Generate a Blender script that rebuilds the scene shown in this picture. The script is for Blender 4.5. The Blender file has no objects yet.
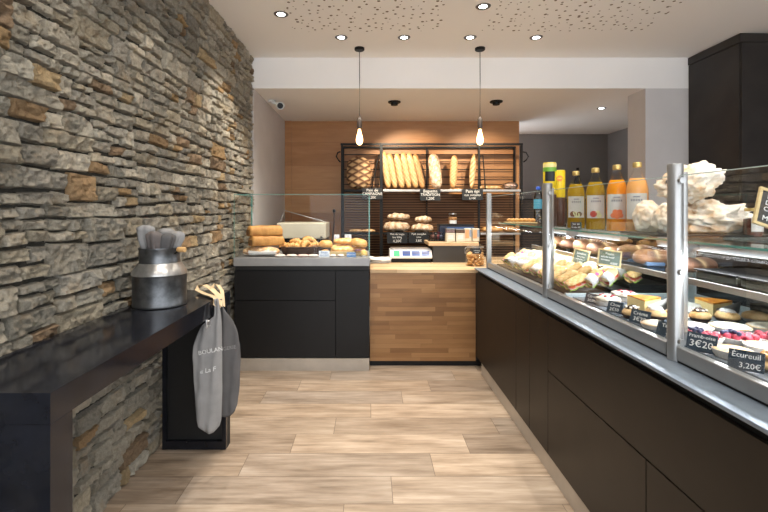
import bpy, bmesh, math, random
from mathutils import Vector, Matrix, noise, Euler
R = math.radians
random.seed(7)
sc = bpy.context.scene
COL = sc.collection

# ------------------------------------------------------------------ materials
class NT:
    def __init__(s, name):
        s.m = bpy.data.materials.new(name); s.m.use_nodes = True
        s.t = s.m.node_tree; s.t.nodes.clear()
        s.out = s.t.nodes.new('ShaderNodeOutputMaterial')
    def n(s, kind, props=None, ins=None):
        nd = s.t.nodes.new('ShaderNode' + kind)
        for k, v in (props or {}).items(): setattr(nd, k, v)
        for k, v in (ins or {}).items(): s.set(nd.inputs[k], v)
        return nd
    def set(s, sock, v):
        if isinstance(v, bpy.types.NodeSocket): s.t.links.new(v, sock)
        elif isinstance(v, bpy.types.Node): s.t.links.new(v.outputs[0], sock)
        else:
            if sock.type == 'RGBA' and len(v) == 3: v = (*v, 1)
            sock.default_value = v
    def math(s, op, a, b=0.0, c=None):
        nd = s.n('Math', {'operation': op}); s.set(nd.inputs[0], a); s.set(nd.inputs[1], b)
        if c is not None: s.set(nd.inputs[2], c)
        return nd.outputs[0]
    def ramp(s, fac, stops):
        nd = s.n('ValToRGB'); s.set(nd.inputs[0], fac)
        e = nd.color_ramp.elements
        while len(e) < len(stops): e.new(0.5)
        for i, (p, c) in enumerate(stops):
            e[i].position = p; e[i].color = (*c, 1) if len(c) == 3 else c
        return nd.outputs[0]
    def mix(s, fac, a, b, mode='MIX'):
        nd = s.n('Mix', {'data_type': 'RGBA', 'blend_type': mode})
        s.set(nd.inputs[0], fac); s.set(nd.inputs[6], a); s.set(nd.inputs[7], b)
        return nd.outputs[2]
    def noise(s, vec, scale, detail=4, rough=0.55, dim='3D'):
        nd = s.n('TexNoise', None, {'Scale': scale, 'Detail': detail, 'Roughness': rough})
        if vec is not None: s.set(nd.inputs['Vector'], vec)
        return nd.outputs[0]
    def obj(s, scale=(1, 1, 1), loc=(0, 0, 0)):
        tc = s.n('TexCoord'); mp = s.n('Mapping')
        s.set(mp.inputs[0], tc.outputs['Object']); mp.inputs['Scale'].default_value = scale; mp.inputs['Location'].default_value = loc
        return mp.outputs[0]
    def bump(s, h, strength=0.3, dist=0.01):
        return s.n('Bump', None, {'Strength': strength, 'Distance': dist, 'Height': h}).outputs[0]
    def bsdf(s, **k):
        b = s.n('BsdfPrincipled')
        for key, v in k.items(): s.set(b.inputs[key.replace('_', ' ')], v)
        s.t.links.new(b.outputs[0], s.out.inputs[0])
        return b
    def final(s, node): s.t.links.new(node.outputs[0], s.out.inputs[0])

def plain(name, col, rough=0.5, metal=0.0, var=0.08, scale=8, bump=0.0, bscale=60, **kw):
    t = NT(name); v = t.obj()
    nz = t.noise(v, scale, 4)
    lo = tuple(max(0, c * (1 - var)) for c in col); hi = tuple(min(1, c * (1 + var)) for c in col)
    c = t.ramp(nz, [(0.3, lo), (0.7, hi)])
    a = dict(Base_Color=c, Roughness=rough, Metallic=metal)
    if bump: a['Normal'] = t.bump(t.noise(v, bscale, 3), bump, 0.004)
    a.update(kw)
    t.bsdf(**a); return t.m

def emit(name, col, strength):
    t = NT(name); t.final(t.n('Emission', None, {'Color': col, 'Strength': strength})); return t.m

def thin_glass(name, tint=(0.96, 0.98, 0.97), ior=1.45, gain=1.0, rough=0.0):
    t = NT(name)
    fr = t.n('Fresnel', None, {'IOR': ior})
    f = t.math('MULTIPLY', fr.outputs[0], gain)
    tr = t.n('BsdfTransparent', None, {'Color': tint}); gl = t.n('BsdfGlossy', None, {'Color': (1, 1, 1), 'Roughness': rough})
    mx = t.n('MixShader'); t.set(mx.inputs[0], f); t.set(mx.inputs[1], tr.outputs[0]); t.set(mx.inputs[2], gl.outputs[0])
    t.final(mx); return t.m

def wood(name, c1, c2, c3, axis='X', plank=None, rough=0.45, strip=None, grain=1.0):
    """planks lying along local X; plank=(width, length): seams and tints in the X-Z plane (or X-Y when axis is 'Y')"""
    t = NT(name); tc = t.n('TexCoord'); sp = t.n('SeparateXYZ'); t.set(sp.inputs[0], tc.outputs['Object'])
    x = sp.outputs[0]; z = sp.outputs[2] if axis == 'X' else sp.outputs[1]
    rnd = 0.5; seam = None; off = 0.0
    if plank:
        w, L = plank
        row = t.math('FLOOR', t.math('DIVIDE', z, w))
        wn = t.n('TexWhiteNoise', {'noise_dimensions': '1D'}); t.set(wn.inputs['W'], row)
        xs = t.math('ADD', t.math('DIVIDE', x, L), t.math('MULTIPLY', wn.outputs['Value'], 7.0))
        colm = t.math('FLOOR', xs)
        cb = t.n('CombineXYZ'); t.set(cb.inputs[0], row); t.set(cb.inputs[1], colm)
        w2 = t.n('TexWhiteNoise', {'noise_dimensions': '2D'}); t.set(w2.inputs['Vector'], cb.outputs[0])
        rnd = w2.outputs['Value']; off = t.math('MULTIPLY', rnd, 30.0)
        fz = t.math('FRACT', t.math('DIVIDE', z, w)); fx = t.math('FRACT', xs)
        ez = t.math('MULTIPLY', t.math('MINIMUM', fz, t.math('SUBTRACT', 1.0, fz)), w)
        ex = t.math('MULTIPLY', t.math('MINIMUM', fx, t.math('SUBTRACT', 1.0, fx)), L)
        seam = t.math('LESS_THAN', t.math('MINIMUM', ez, ex), 0.0012 if strip is None else strip)
    cb = t.n('CombineXYZ')
    t.set(cb.inputs[0], t.math('ADD', t.math('MULTIPLY', x, 1.3), off)); t.set(cb.inputs[1], off); t.set(cb.inputs[2], t.math('MULTIPLY', z, 16.0 * grain))
    g = t.noise(cb.outputs[0], 2.2, 7, 0.62)
    cb2 = t.n('CombineXYZ'); t.set(cb2.inputs[0], t.math('ADD', t.math('MULTIPLY', x, 0.8), off)); t.set(cb2.inputs[2], t.math('MULTIPLY', z, 3.0))
    g2 = t.noise(cb2.outputs[0], 3.0, 3, 0.5)
    f = t.math('ADD', t.math('MULTIPLY', g, 0.6), t.math('MULTIPLY', g2, 0.4))
    if plank: f = t.math('ADD', t.math('MULTIPLY', f, 0.72), t.math('MULTIPLY', t.math('SUBTRACT', rnd, 0.2), 0.42))
    c = t.ramp(f, [(0.30, c1), (0.5, c2), (0.72, c3)])
    if seam is not None: c = t.mix(seam, c, tuple(k * 0.35 for k in c1))
    t.bsdf(Base_Color=c, Roughness=rough, Normal=t.bump(g, 0.12, 0.003)); return t.m

def crust(name, dark, light, slash=(0.80, 0.60, 0.34), flour=0.0, scale=14, rough=0.55, spec=0.3):
    t = NT(name); v = t.obj()
    n1 = t.noise(v, scale, 5, 0.6)
    c = t.ramp(n1, [(0.32, dark), (0.66, light)])
    at = t.n('Attribute', {'attribute_name': 'slash'})
    c = t.mix(at.outputs['Fac'], c, slash)
    if flour:
        n2 = t.noise(v, scale * 1.6, 6, 0.7)
        fl = t.ramp(n2, [(0.62 - 0.35 * flour, (0, 0, 0)), (0.80 - 0.25 * flour, (1, 1, 1))])
        c = t.mix(t.math('MULTIPLY', fl, 0.75), c, (0.86, 0.80, 0.70))
    t.bsdf(Base_Color=c, Roughness=rough, Specular_IOR_Level=spec, Normal=t.bump(t.noise(v, scale * 5, 4), 0.25, 0.004)); return t.m

# ------------------------------------------------------------------ mesh helpers
class MB:
    def __init__(s): s.b = bmesh.new()
    def _xf(s, vs, mat):
        if mat is not None: bmesh.ops.transform(s.b, matrix=mat, verts=vs)
    def box(s, a, b, bev=0.0, seg=2, mat=None):
        a, b = Vector(a), Vector(b); c = (a + b) / 2; d = b - a
        r = bmesh.ops.create_cube(s.b, size=1.0); vs = r['verts']
        bmesh.ops.scale(s.b, vec=(abs(d.x), abs(d.y), abs(d.z)), verts=vs)
        if bev:
            es = list({e for v in vs for e in v.link_edges})
            q = bmesh.ops.bevel(s.b, geom=es, offset=bev, segments=seg, profile=0.5, affect='EDGES')
            seen = set(vs) & set(s.b.verts); seen |= set(q['verts']); st = list(seen)
            while st:
                v = st.pop()
                for e in v.link_edges:
                    o = e.other_vert(v)
                    if o not in seen: seen.add(o); st.append(o)
            vs = list(seen)
        bmesh.ops.translate(s.b, vec=c, verts=vs); s._xf(vs, mat); return s
    def cyl(s, p0, p1, r0, r1=None, seg=16, caps=True):
        p0, p1 = Vector(p0), Vector(p1); r1 = r0 if r1 is None else r1
        d = p1 - p0; L = d.length
        r = bmesh.ops.create_cone(s.b, cap_ends=caps, segments=seg, radius1=r0, radius2=r1, depth=L)
        q = Vector((0, 0, 1)).rotation_difference(d.normalized()).to_matrix().to_4x4()
        bmesh.ops.transform(s.b, matrix=Matrix.Translation((p0 + p1) / 2) @ q, verts=r['verts']); return s
    def grid_rings(s, rings, close=True, cap0=True, cap1=True):
        vr = [[s.b.verts.new(p) for p in rg] for rg in rings]
        n = len(rings[0])
        for a, b in zip(vr, vr[1:]):
            for i in range(n if close else n - 1):
                j = (i + 1) % n
                s.b.faces.new((a[i], a[j], b[j], b[i]))
        if cap0: s.b.faces.new(list(reversed(vr[0])))
        if cap1: s.b.faces.new(vr[-1])
        return s
    def lathe(s, prof, seg=32, c=(0, 0, 0), flute=0, famp=0.0, cap0=True, cap1=True):
        c = Vector(c); rings = []
        for r, z in prof:
            rg = []
            for i in range(seg):
                a = 2 * math.pi * i / seg; rr = max(r, 1e-4) * (1 + (famp * math.cos(flute * a) if flute else 0))
                rg.append(c + Vector((rr * math.cos(a), rr * math.sin(a), z)))
            rings.append(rg)
        s.grid_rings(rings, True, cap0, cap1); return s
    def tube(s, pts, r, seg=8, rad=None):
        pts = [Vector(p) for p in pts]; rings = []
        up = Vector((0, 0, 1))
        for i, p in enumerate(pts):
            d = (pts[min(i + 1, len(pts) - 1)] - pts[max(i - 1, 0)]).normalized()
            u = d.cross(up)
            if u.length < 1e-3: u = d.cross(Vector((1, 0, 0)))
            u.normalize(); w = u.cross(d).normalized()
            rr = rad[i] if rad else r
            rings.append([p + u * (rr * math.cos(2 * math.pi * k / seg)) + w * (rr * math.sin(2 * math.pi * k / seg)) for k in range(seg)])
        s.grid_rings(rings); return s
    def blob(s, c, rad, amp=0.1, scale=3.0, seed=0, sub=3, flat=None, ridge=0.0):
        r = bmesh.ops.create_icosphere(s.b, subdivisions=sub, radius=1.0); c = Vector(c)
        sd = Vector((seed * 7.13, seed * 3.7, seed * 1.9))
        for v in r['verts']:
            p = v.co.copy(); k = 1 + amp * noise.fractal(p * scale + sd, 0.8, 2.0, 4)
            if ridge: k += ridge * (1 - abs(noise.noise(p * scale * 1.7 + sd)) * 2) * 0.5
            q = Vector((p.x * rad[0] * k, p.y * rad[1] * k, p.z * rad[2] * k))
            if flat is not None and q.z < -flat: q.z = -flat + (q.z + flat) * 0.08
            v.co = q + c
        return s
    def quadgrid(s, f, nu, nv):
        vs = [[s.b.verts.new(f(i / nu, j / nv)) for j in range(nv + 1)] for i in range(nu + 1)]
        for i in range(nu):
            for j in range(nv): s.b.faces.new((vs[i][j], vs[i + 1][j], vs[i + 1][j + 1], vs[i][j + 1]))
        return s
    def build(s, name, mat, parent=None, smooth=None, loc=None, rot=None, recalc=True):
        if recalc: bmesh.ops.recalc_face_normals(s.b, faces=s.b.faces[:])
        me = bpy.data.meshes.new(name); s.b.to_mesh(me); s.b.free()
        return link(name, me, mat, parent, smooth, loc, rot)

def link(name, me, mat, parent=None, smooth=None, loc=None, rot=None):
    if mat is not None and not me.materials: me.materials.append(mat)
    o = bpy.data.objects.new(name, me); COL.objects.link(o)
    if parent is not None: o.parent = parent
    if loc is not None: o.location = loc
    if rot is not None: o.rotation_euler = rot
    if smooth is not None:
        me.polygons.foreach_set('use_smooth', [True] * len(me.polygons))
        if smooth < 180:
            try: me.set_sharp_from_angle(angle=R(smooth))
            except Exception: pass
    return o

def tag(o, label=None, cat=None, group=None, kind=None):
    if label: o['label'] = label
    if cat: o['category'] = cat
    if group: o['group'] = group
    if kind: o['kind'] = kind
    return o

def thing(name, label, cat, loc=(0, 0, 0), rz=0.0, group=None, rot=None):
    o = bpy.data.objects.new(name, None); COL.objects.link(o); o.empty_display_size = 0.05
    o.location = loc; o.rotation_euler = rot if rot else (0, 0, rz)
    return tag(o, label, cat, group)

def struct(o): o['kind'] = 'structure'; return o

def dup(root, loc, rz=None, label=None, rot=None, scale=None, group=None):
    r = root.copy(); COL.objects.link(r); r.location = loc
    if rz is not None: r.rotation_euler = (0, 0, rz)
    if rot is not None: r.rotation_euler = rot
    if scale is not None: r.scale = (scale,) * 3 if not hasattr(scale, '__len__') else scale
    if label: r['label'] = label
    if group: r['group'] = group
    for ch in list(root.children):
        c = ch.copy(); COL.objects.link(c); c.parent = r
        for g in ch.children:
            d = g.copy(); COL.objects.link(d); d.parent = c
    return r

_dg = None
def text_mesh(body, size, align='CENTER', extrude=0.0004, shear=0.0, spacing=1.0):
    cu = bpy.data.curves.new('lettering', 'FONT'); cu.body = body; cu.size = size; cu.align_x = align; cu.align_y = 'CENTER'
    cu.extrude = extrude; cu.resolution_u = 2; cu.shear = shear; cu.space_line = spacing
    o = bpy.data.objects.new('lettering', cu); COL.objects.link(o)
    dg = bpy.context.evaluated_depsgraph_get()
    me = bpy.data.meshes.new_from_object(o.evaluated_get(dg)); bpy.data.objects.remove(o); bpy.data.curves.remove(cu)
    me.materials.clear(); return me

def loaf(name, mat, parent, L, W, H, seed=0, pw=2.4, slash=0, ang=0.6, sw=0.010, amp=0.05, n=28, m=18, bend=0.0, diamond=0.0, cap=0.92, depth=0.006, loc=None, rot=None, end=0.5):
    """a bread lying along local X, base at z = 0; the slashes are real grooves with paler crumb"""
    verts, faces, att = [], [], []
    sd = Vector((seed * 3.3, seed * 1.7, seed * 0.9))
    for i in range(n + 1):
        s = -1 + 2 * i / n; s = math.sin(s * math.pi / 2) * 0.999
        t = (1 - abs(s) ** pw) ** end
        for j in range(m):
            a = 2 * math.pi * j / m
            ca, sa = math.cos(a), math.sin(a)
            k = 1 + amp * noise.fractal(Vector((s * L * 9, ca * W * 9, sa * H * 9)) + sd, 0.9, 2.0, 3)
            y = W / 2 * ca * t * k
            z = H * 0.40 + (H * 0.60 if sa > 0 else H * 0.40 * cap) * sa * (t ** 0.8) * k
            x = L / 2 * s; g = 0.0
            if slash and sa > -0.1:
                for q in range(slash):
                    xk = L * 0.86 * ((q + 0.5) / slash - 0.5)
                    d = abs(x - xk - y * ang)
                    g = max(g, math.exp(-(d / sw) ** 2) * min(1, (sa + 0.1) * 2.2))
            if diamond and sa > -0.2:
                u1 = (1.75 * x + y) / diamond; u2 = (1.75 * x - y) / diamond
                d1 = abs(u1 - round(u1)); d2 = abs(u2 - round(u2))
                gr = max(math.exp(-(d1 / 0.19) ** 4), math.exp(-(d2 / 0.19) ** 4))
                g = 1 - gr; z -= depth * gr
            elif g: z -= depth * g * (0.4 + 0.6 * sa)
            verts.append((x, y + bend * (x / L) ** 2, max(z, 0.0005))); att.append(g)
    for i in range(n):
        for j in range(m):
            k = (j + 1) % m
            faces.append((i * m + j, (i + 1) * m + j, (i + 1) * m + k, i * m + k))
    faces.append(tuple(range(m))); faces.append(tuple(reversed([n * m + j for j in range(m)])))
    me = bpy.data.meshes.new(name); me.from_pydata(verts, [], faces); me.update()
    at = me.attributes.new('slash', 'FLOAT', 'POINT'); at.data.foreach_set('value', att)
    return link(name, me, mat, parent, 180, loc, rot)

def croissant_mesh(seed=0, L=0.15):
    m = MB(); rings = []; n = 44
    for i in range(n + 1):
        s = i / n; a = (s - 0.5) * 2.5
        c = Vector((math.sin(a) * L * 0.46, (math.cos(a) - 0.6) * L * 0.34, 0.0))
        d = Vector((math.cos(a), -math.sin(a) * 0.75, 0)).normalized(); w = Vector((-d.y, d.x, 0))
        r = L * 0.21 * (math.sin(math.pi * (0.06 + 0.88 * s)) ** 0.8)
        r *= 0.86 + 0.2 * ((abs(s - 0.5) * 9.0) % 1.0)
        rings.append([c + w * (r * math.cos(2 * math.pi * k / 14)) + Vector((0, 0, r * 0.9 + r * 0.9 * math.sin(2 * math.pi * k / 14))) for k in range(14)])
    m.grid_rings(rings); return m
# ------------------------------------------------------------------ palette
M = {}
M['black_lam'] = plain('black_laminate', (0.008, 0.008, 0.0085), 0.45, bump=0.08, bscale=120, Specular_IOR_Level=0.25)
M['brown_lam'] = plain('dark_brown_laminate', (0.013, 0.0098, 0.0072), 0.42, var=0.25, scale=5, Specular_IOR_Level=0.3)
M['bench'] = plain('polished_dark_slate', (0.010, 0.011, 0.015), 0.11, var=0.3, scale=14, bump=0.05, bscale=35, Specular_IOR_Level=0.32)
M['bench_in'] = plain('matt_black', (0.006, 0.006, 0.006), 0.6)
M['plinth'] = plain('brushed_plinth', (0.42, 0.38, 0.33), 0.38, 0.35)
M['steel'] = plain('brushed_steel', (0.55, 0.55, 0.55), 0.30, 0.9, scale=30)
M['alu'] = plain('satin_aluminium', (0.36, 0.36, 0.355), 0.34, 0.75)
M['trim_grey'] = plain('grey_trim', (0.30, 0.30, 0.30), 0.4, 0.3)
M['galv'] = plain('galvanised_zinc', (0.115, 0.12, 0.125), 0.36, 0.85, var=0.4, scale=22, bump=0.06, bscale=30)
M['black_metal'] = plain('black_metal', (0.007, 0.007, 0.007), 0.5, 0.0, Specular_IOR_Level=0.25)
M['slate'] = plain('chalkboard_slate', (0.012, 0.014, 0.016), 0.55)
M['slate_blue'] = plain('blue_black_slate', (0.018, 0.035, 0.055), 0.5)
M['slate_green'] = plain('green_chalkboard', (0.07, 0.11, 0.085), 0.55)
M['chalk'] = plain('white_chalk', (0.85, 0.85, 0.83), 0.8)
M['white'] = plain('white_plastic', (0.66, 0.66, 0.63), 0.35)
M['paper'] = plain('white_paper', (0.80, 0.78, 0.74), 0.75, bump=0.15, bscale=20)
M['cream'] = plain('cream_enamel', (0.58, 0.54, 0.42), 0.4)
M['glass'] = thin_glass('clear_glass', (0.988, 0.994, 0.992), gain=0.17)
M['glass_edge'] = plain('green_glass_edge', (0.10, 0.34, 0.29), 0.15)
M['pale_wood'] = wood('pale_worktop', (0.42, 0.27, 0.13), (0.58, 0.40, 0.22), (0.70, 0.52, 0.32), 'Y', (0.06, 0.7), 0.4, 0.0004)
M['frame_wood'] = plain('light_frame_wood', (0.60, 0.46, 0.22), 0.5)
M['plaster'] = plain('grey_plaster', (0.58, 0.555, 0.545), 0.9, var=0.05, scale=3, bump=0.05, bscale=40)
M['plaster_dark'] = plain('dark_grey_plaster', (0.21, 0.205, 0.205), 0.9, var=0.05, scale=3)
M['plaster_pale'] = plain('pale_grey_plaster', (0.60, 0.575, 0.56), 0.9, var=0.04, scale=3)
M['tall_dark'] = plain('dark_cabinet_veneer', (0.022, 0.017, 0.014), 0.55, var=0.45, scale=3)
M['ceil'] = plain('ceiling_paint', (0.90, 0.875, 0.845), 0.92, var=0.015, scale=2)

def ceiling_mat():
    t = NT('perforated_ceiling'); tc = t.n('TexCoord'); sp = t.n('SeparateXYZ'); t.set(sp.inputs[0], tc.outputs['Object'])
    mp = t.n('Mapping'); t.set(mp.inputs[0], tc.outputs['Object'])
    cb = t.n('CombineXYZ'); t.set(cb.inputs[0], sp.outputs[0]); t.set(cb.inputs[1], sp.outputs[1])
    vo = t.n('TexVoronoi', {'voronoi_dimensions': '2D', 'feature': 'F1'}, {'Scale': 13.0, 'Randomness': 0.9}); t.set(vo.inputs['Vector'], cb.outputs[0])
    sc_ = t.n('SeparateColor'); t.set(sc_.inputs[0], vo.outputs['Color'])
    rad = t.math('ADD', 0.055, t.math('MULTIPLY', sc_.outputs[0], 0.12))
    dot = t.math('LESS_THAN', vo.outputs['Distance'], rad)
    def band(s, a, b): return t.math('MULTIPLY', t.math('GREATER_THAN', s, a), t.math('LESS_THAN', s, b))
    x, y = sp.outputs[0], sp.outputs[1]
    a = t.math('ADD', band(x, -0.70, 0.62), band(x, 1.0, 2.45))
    m = t.math('MULTIPLY', t.math('MULTIPLY', a, band(y, 1.0, 4.0)), dot)
    c = t.mix(m, (0.90, 0.875, 0.845), (0.16, 0.11, 0.075))
    t.bsdf(Base_Color=c, Roughness=0.92); return t.m

def floor_mat():
    t = NT('wood_look_floor_tile'); tc = t.n('TexCoord'); sp = t.n('SeparateXYZ'); t.set(sp.inputs[0], tc.outputs['Object'])
    x, y = sp.outputs[0], sp.outputs[1]
    ry = t.math('DIVIDE', t.math('SUBTRACT', y, 2.095), 0.2175); row = t.math('FLOOR', ry)
    xs = t.math('DIVIDE', t.math('SUBTRACT', t.math('SUBTRACT', x, 0.11), t.math('MULTIPLY', row, 0.2335)), 1.038); cl = t.math('FLOOR', xs)
    cb = t.n('CombineXYZ'); t.set(cb.inputs[0], row); t.set(cb.inputs[1], cl)
    wn = t.n('TexWhiteNoise', {'noise_dimensions': '2D'}); t.set(wn.inputs['Vector'], cb.outputs[0]); rnd = wn.outputs['Value']
    fx, fy = t.math('FRACT', xs), t.math('FRACT', ry)
    ex = t.math('MULTIPLY', t.math('MINIMUM', fx, t.math('SUBTRACT', 1.0, fx)), 1.038)
    ey = t.math('MULTIPLY', t.math('MINIMUM', fy, t.math('SUBTRACT', 1.0, fy)), 0.2175)
    grout = t.math('LESS_THAN', t.math('MINIMUM', ex, ey), 0.0016)
    off = t.math('MULTIPLY', rnd, 40.0)
    c3 = t.n('CombineXYZ'); t.set(c3.inputs[0], t.math('ADD', t.math('MULTIPLY', x, 2.2), off)); t.set(c3.inputs[1], t.math('MULTIPLY', y, 22.0)); t.set(c3.inputs[2], off)
    g = t.noise(c3.outputs[0], 1.6, 8, 0.62)
    c4 = t.n('CombineXYZ'); t.set(c4.inputs[0], t.math('ADD', t.math('MULTIPLY', x, 1.2), off)); t.set(c4.inputs[1], t.math('MULTIPLY', y, 5.0)); t.set(c4.inputs[2], off)
    g2 = t.noise(c4.outputs[0], 1.7, 4, 0.55)
    f = t.math('ADD', t.math('MULTIPLY', g, 0.55), t.math('MULTIPLY', g2, 0.45))
    c = t.ramp(f, [(0.30, (0.13, 0.095, 0.067)), (0.42, (0.25, 0.192, 0.14)), (0.56, (0.37, 0.297, 0.228)), (0.74, (0.53, 0.455, 0.375))])
    tone = t.ramp(rnd, [(0.0, (0.66, 0.64, 0.63)), (0.35, (1.0, 0.96, 0.90)), (0.7, (0.82, 0.83, 0.85)), (1.0, (1.28, 1.25, 1.2))])
    c = t.mix(1.0, c, tone, 'MULTIPLY')
    c = t.mix(grout, c, (0.13, 0.095, 0.065))
    t.bsdf(Base_Color=c, Roughness=t.math('ADD', 0.30, t.math('MULTIPLY', g, 0.22)), Normal=t.bump(g, 0.10, 0.002)); return t.m

def stone_mat():
    t = NT('split_face_stone'); v = t.obj()
    at = t.n('Attribute', {'attribute_name': 'stone_tint'})
    n1 = t.noise(v, 42, 10, 0.82); n2 = t.noise(v, 6, 3, 0.5)
    k = t.math('ADD', -0.25, t.math('ADD', t.math('MULTIPLY', n1, 1.95), t.math('MULTIPLY', n2, 0.45)))
    cc = t.n('CombineColor'); t.set(cc.inputs[0], k); t.set(cc.inputs[1], k); t.set(cc.inputs[2], t.math('MULTIPLY', k, 0.965))
    c = t.mix(1.0, at.outputs['Color'], cc.outputs[0], 'MULTIPLY')
    rust = t.ramp(t.noise(v, 9, 5, 0.65), [(0.54, (0, 0, 0)), (0.70, (1, 1, 1))])
    c = t.mix(t.math('MULTIPLY', rust, 0.30), c, (0.42, 0.27, 0.12))
    t.bsdf(Base_Color=c, Roughness=0.86, Specular_IOR_Level=0.25, Normal=t.bump(n1, 1.0, 0.03)); return t.m

# ------------------------------------------------------------------ the setting
XL, XR = -1.235, 4.05          # plaster side walls
ZC, ZB, YB, YW, YR = 3.02, 2.693, 4.68, 6.40, 7.50
M['floor'] = floor_mat(); M['ceil_perf'] = ceiling_mat(); M['stone'] = stone_mat()
M['oak'] = wood('oak_boarding', (0.30, 0.128, 0.040), (0.385, 0.178, 0.062), (0.47, 0.24, 0.095), 'X', (0.34, 3.4), 0.5, 0.0008, 0.7)
M['block'] = wood('oak_block_board', (0.19, 0.088, 0.028), (0.265, 0.130, 0.045), (0.34, 0.18, 0.07), 'X', (0.041, 0.52), 0.42, 0.0004)
struct(MB().box((-1.5, -1.6, -0.1), (4.3, 7.7, 0)).build('floor', M['floor']))
struct(MB().box((-1.5, -1.6, ZC), (4.3, YB, ZC + 0.1)).build('ceiling', M['ceil_perf']))
struct(MB().box((-1.5, YB, ZB), (4.3, 7.7, ZC + 0.1)).build('ceiling_back', M['ceil']))
struct(MB().box((XL - 0.15, YB - 0.02, 0), (XL, YW, ZB)).build('wall_left_back', M['plaster']))
struct(MB().box((XL, YW, 0), (2.17, YW + 0.12, ZB)).build('wall_back', M['oak']))
struct(MB().box((XL, YW - 0.022, 0), (XL + 0.10, YW, ZB), 0.004).build('trim_1', M['oak']))
struct(MB().box((2.05, YR, 0), (XR + 0.1, YR + 0.1, ZB)).build('wall_recess', M['plaster_dark']))
struct(MB().box((XR, -1.6, 0), (XR + 0.1, YR, ZC)).build('wall_right', M['plaster_dark']))
struct(MB().box((2.93, YB, 0), (3.40, 5.00, ZB)).build('pillar', M['plaster_pale']))

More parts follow.
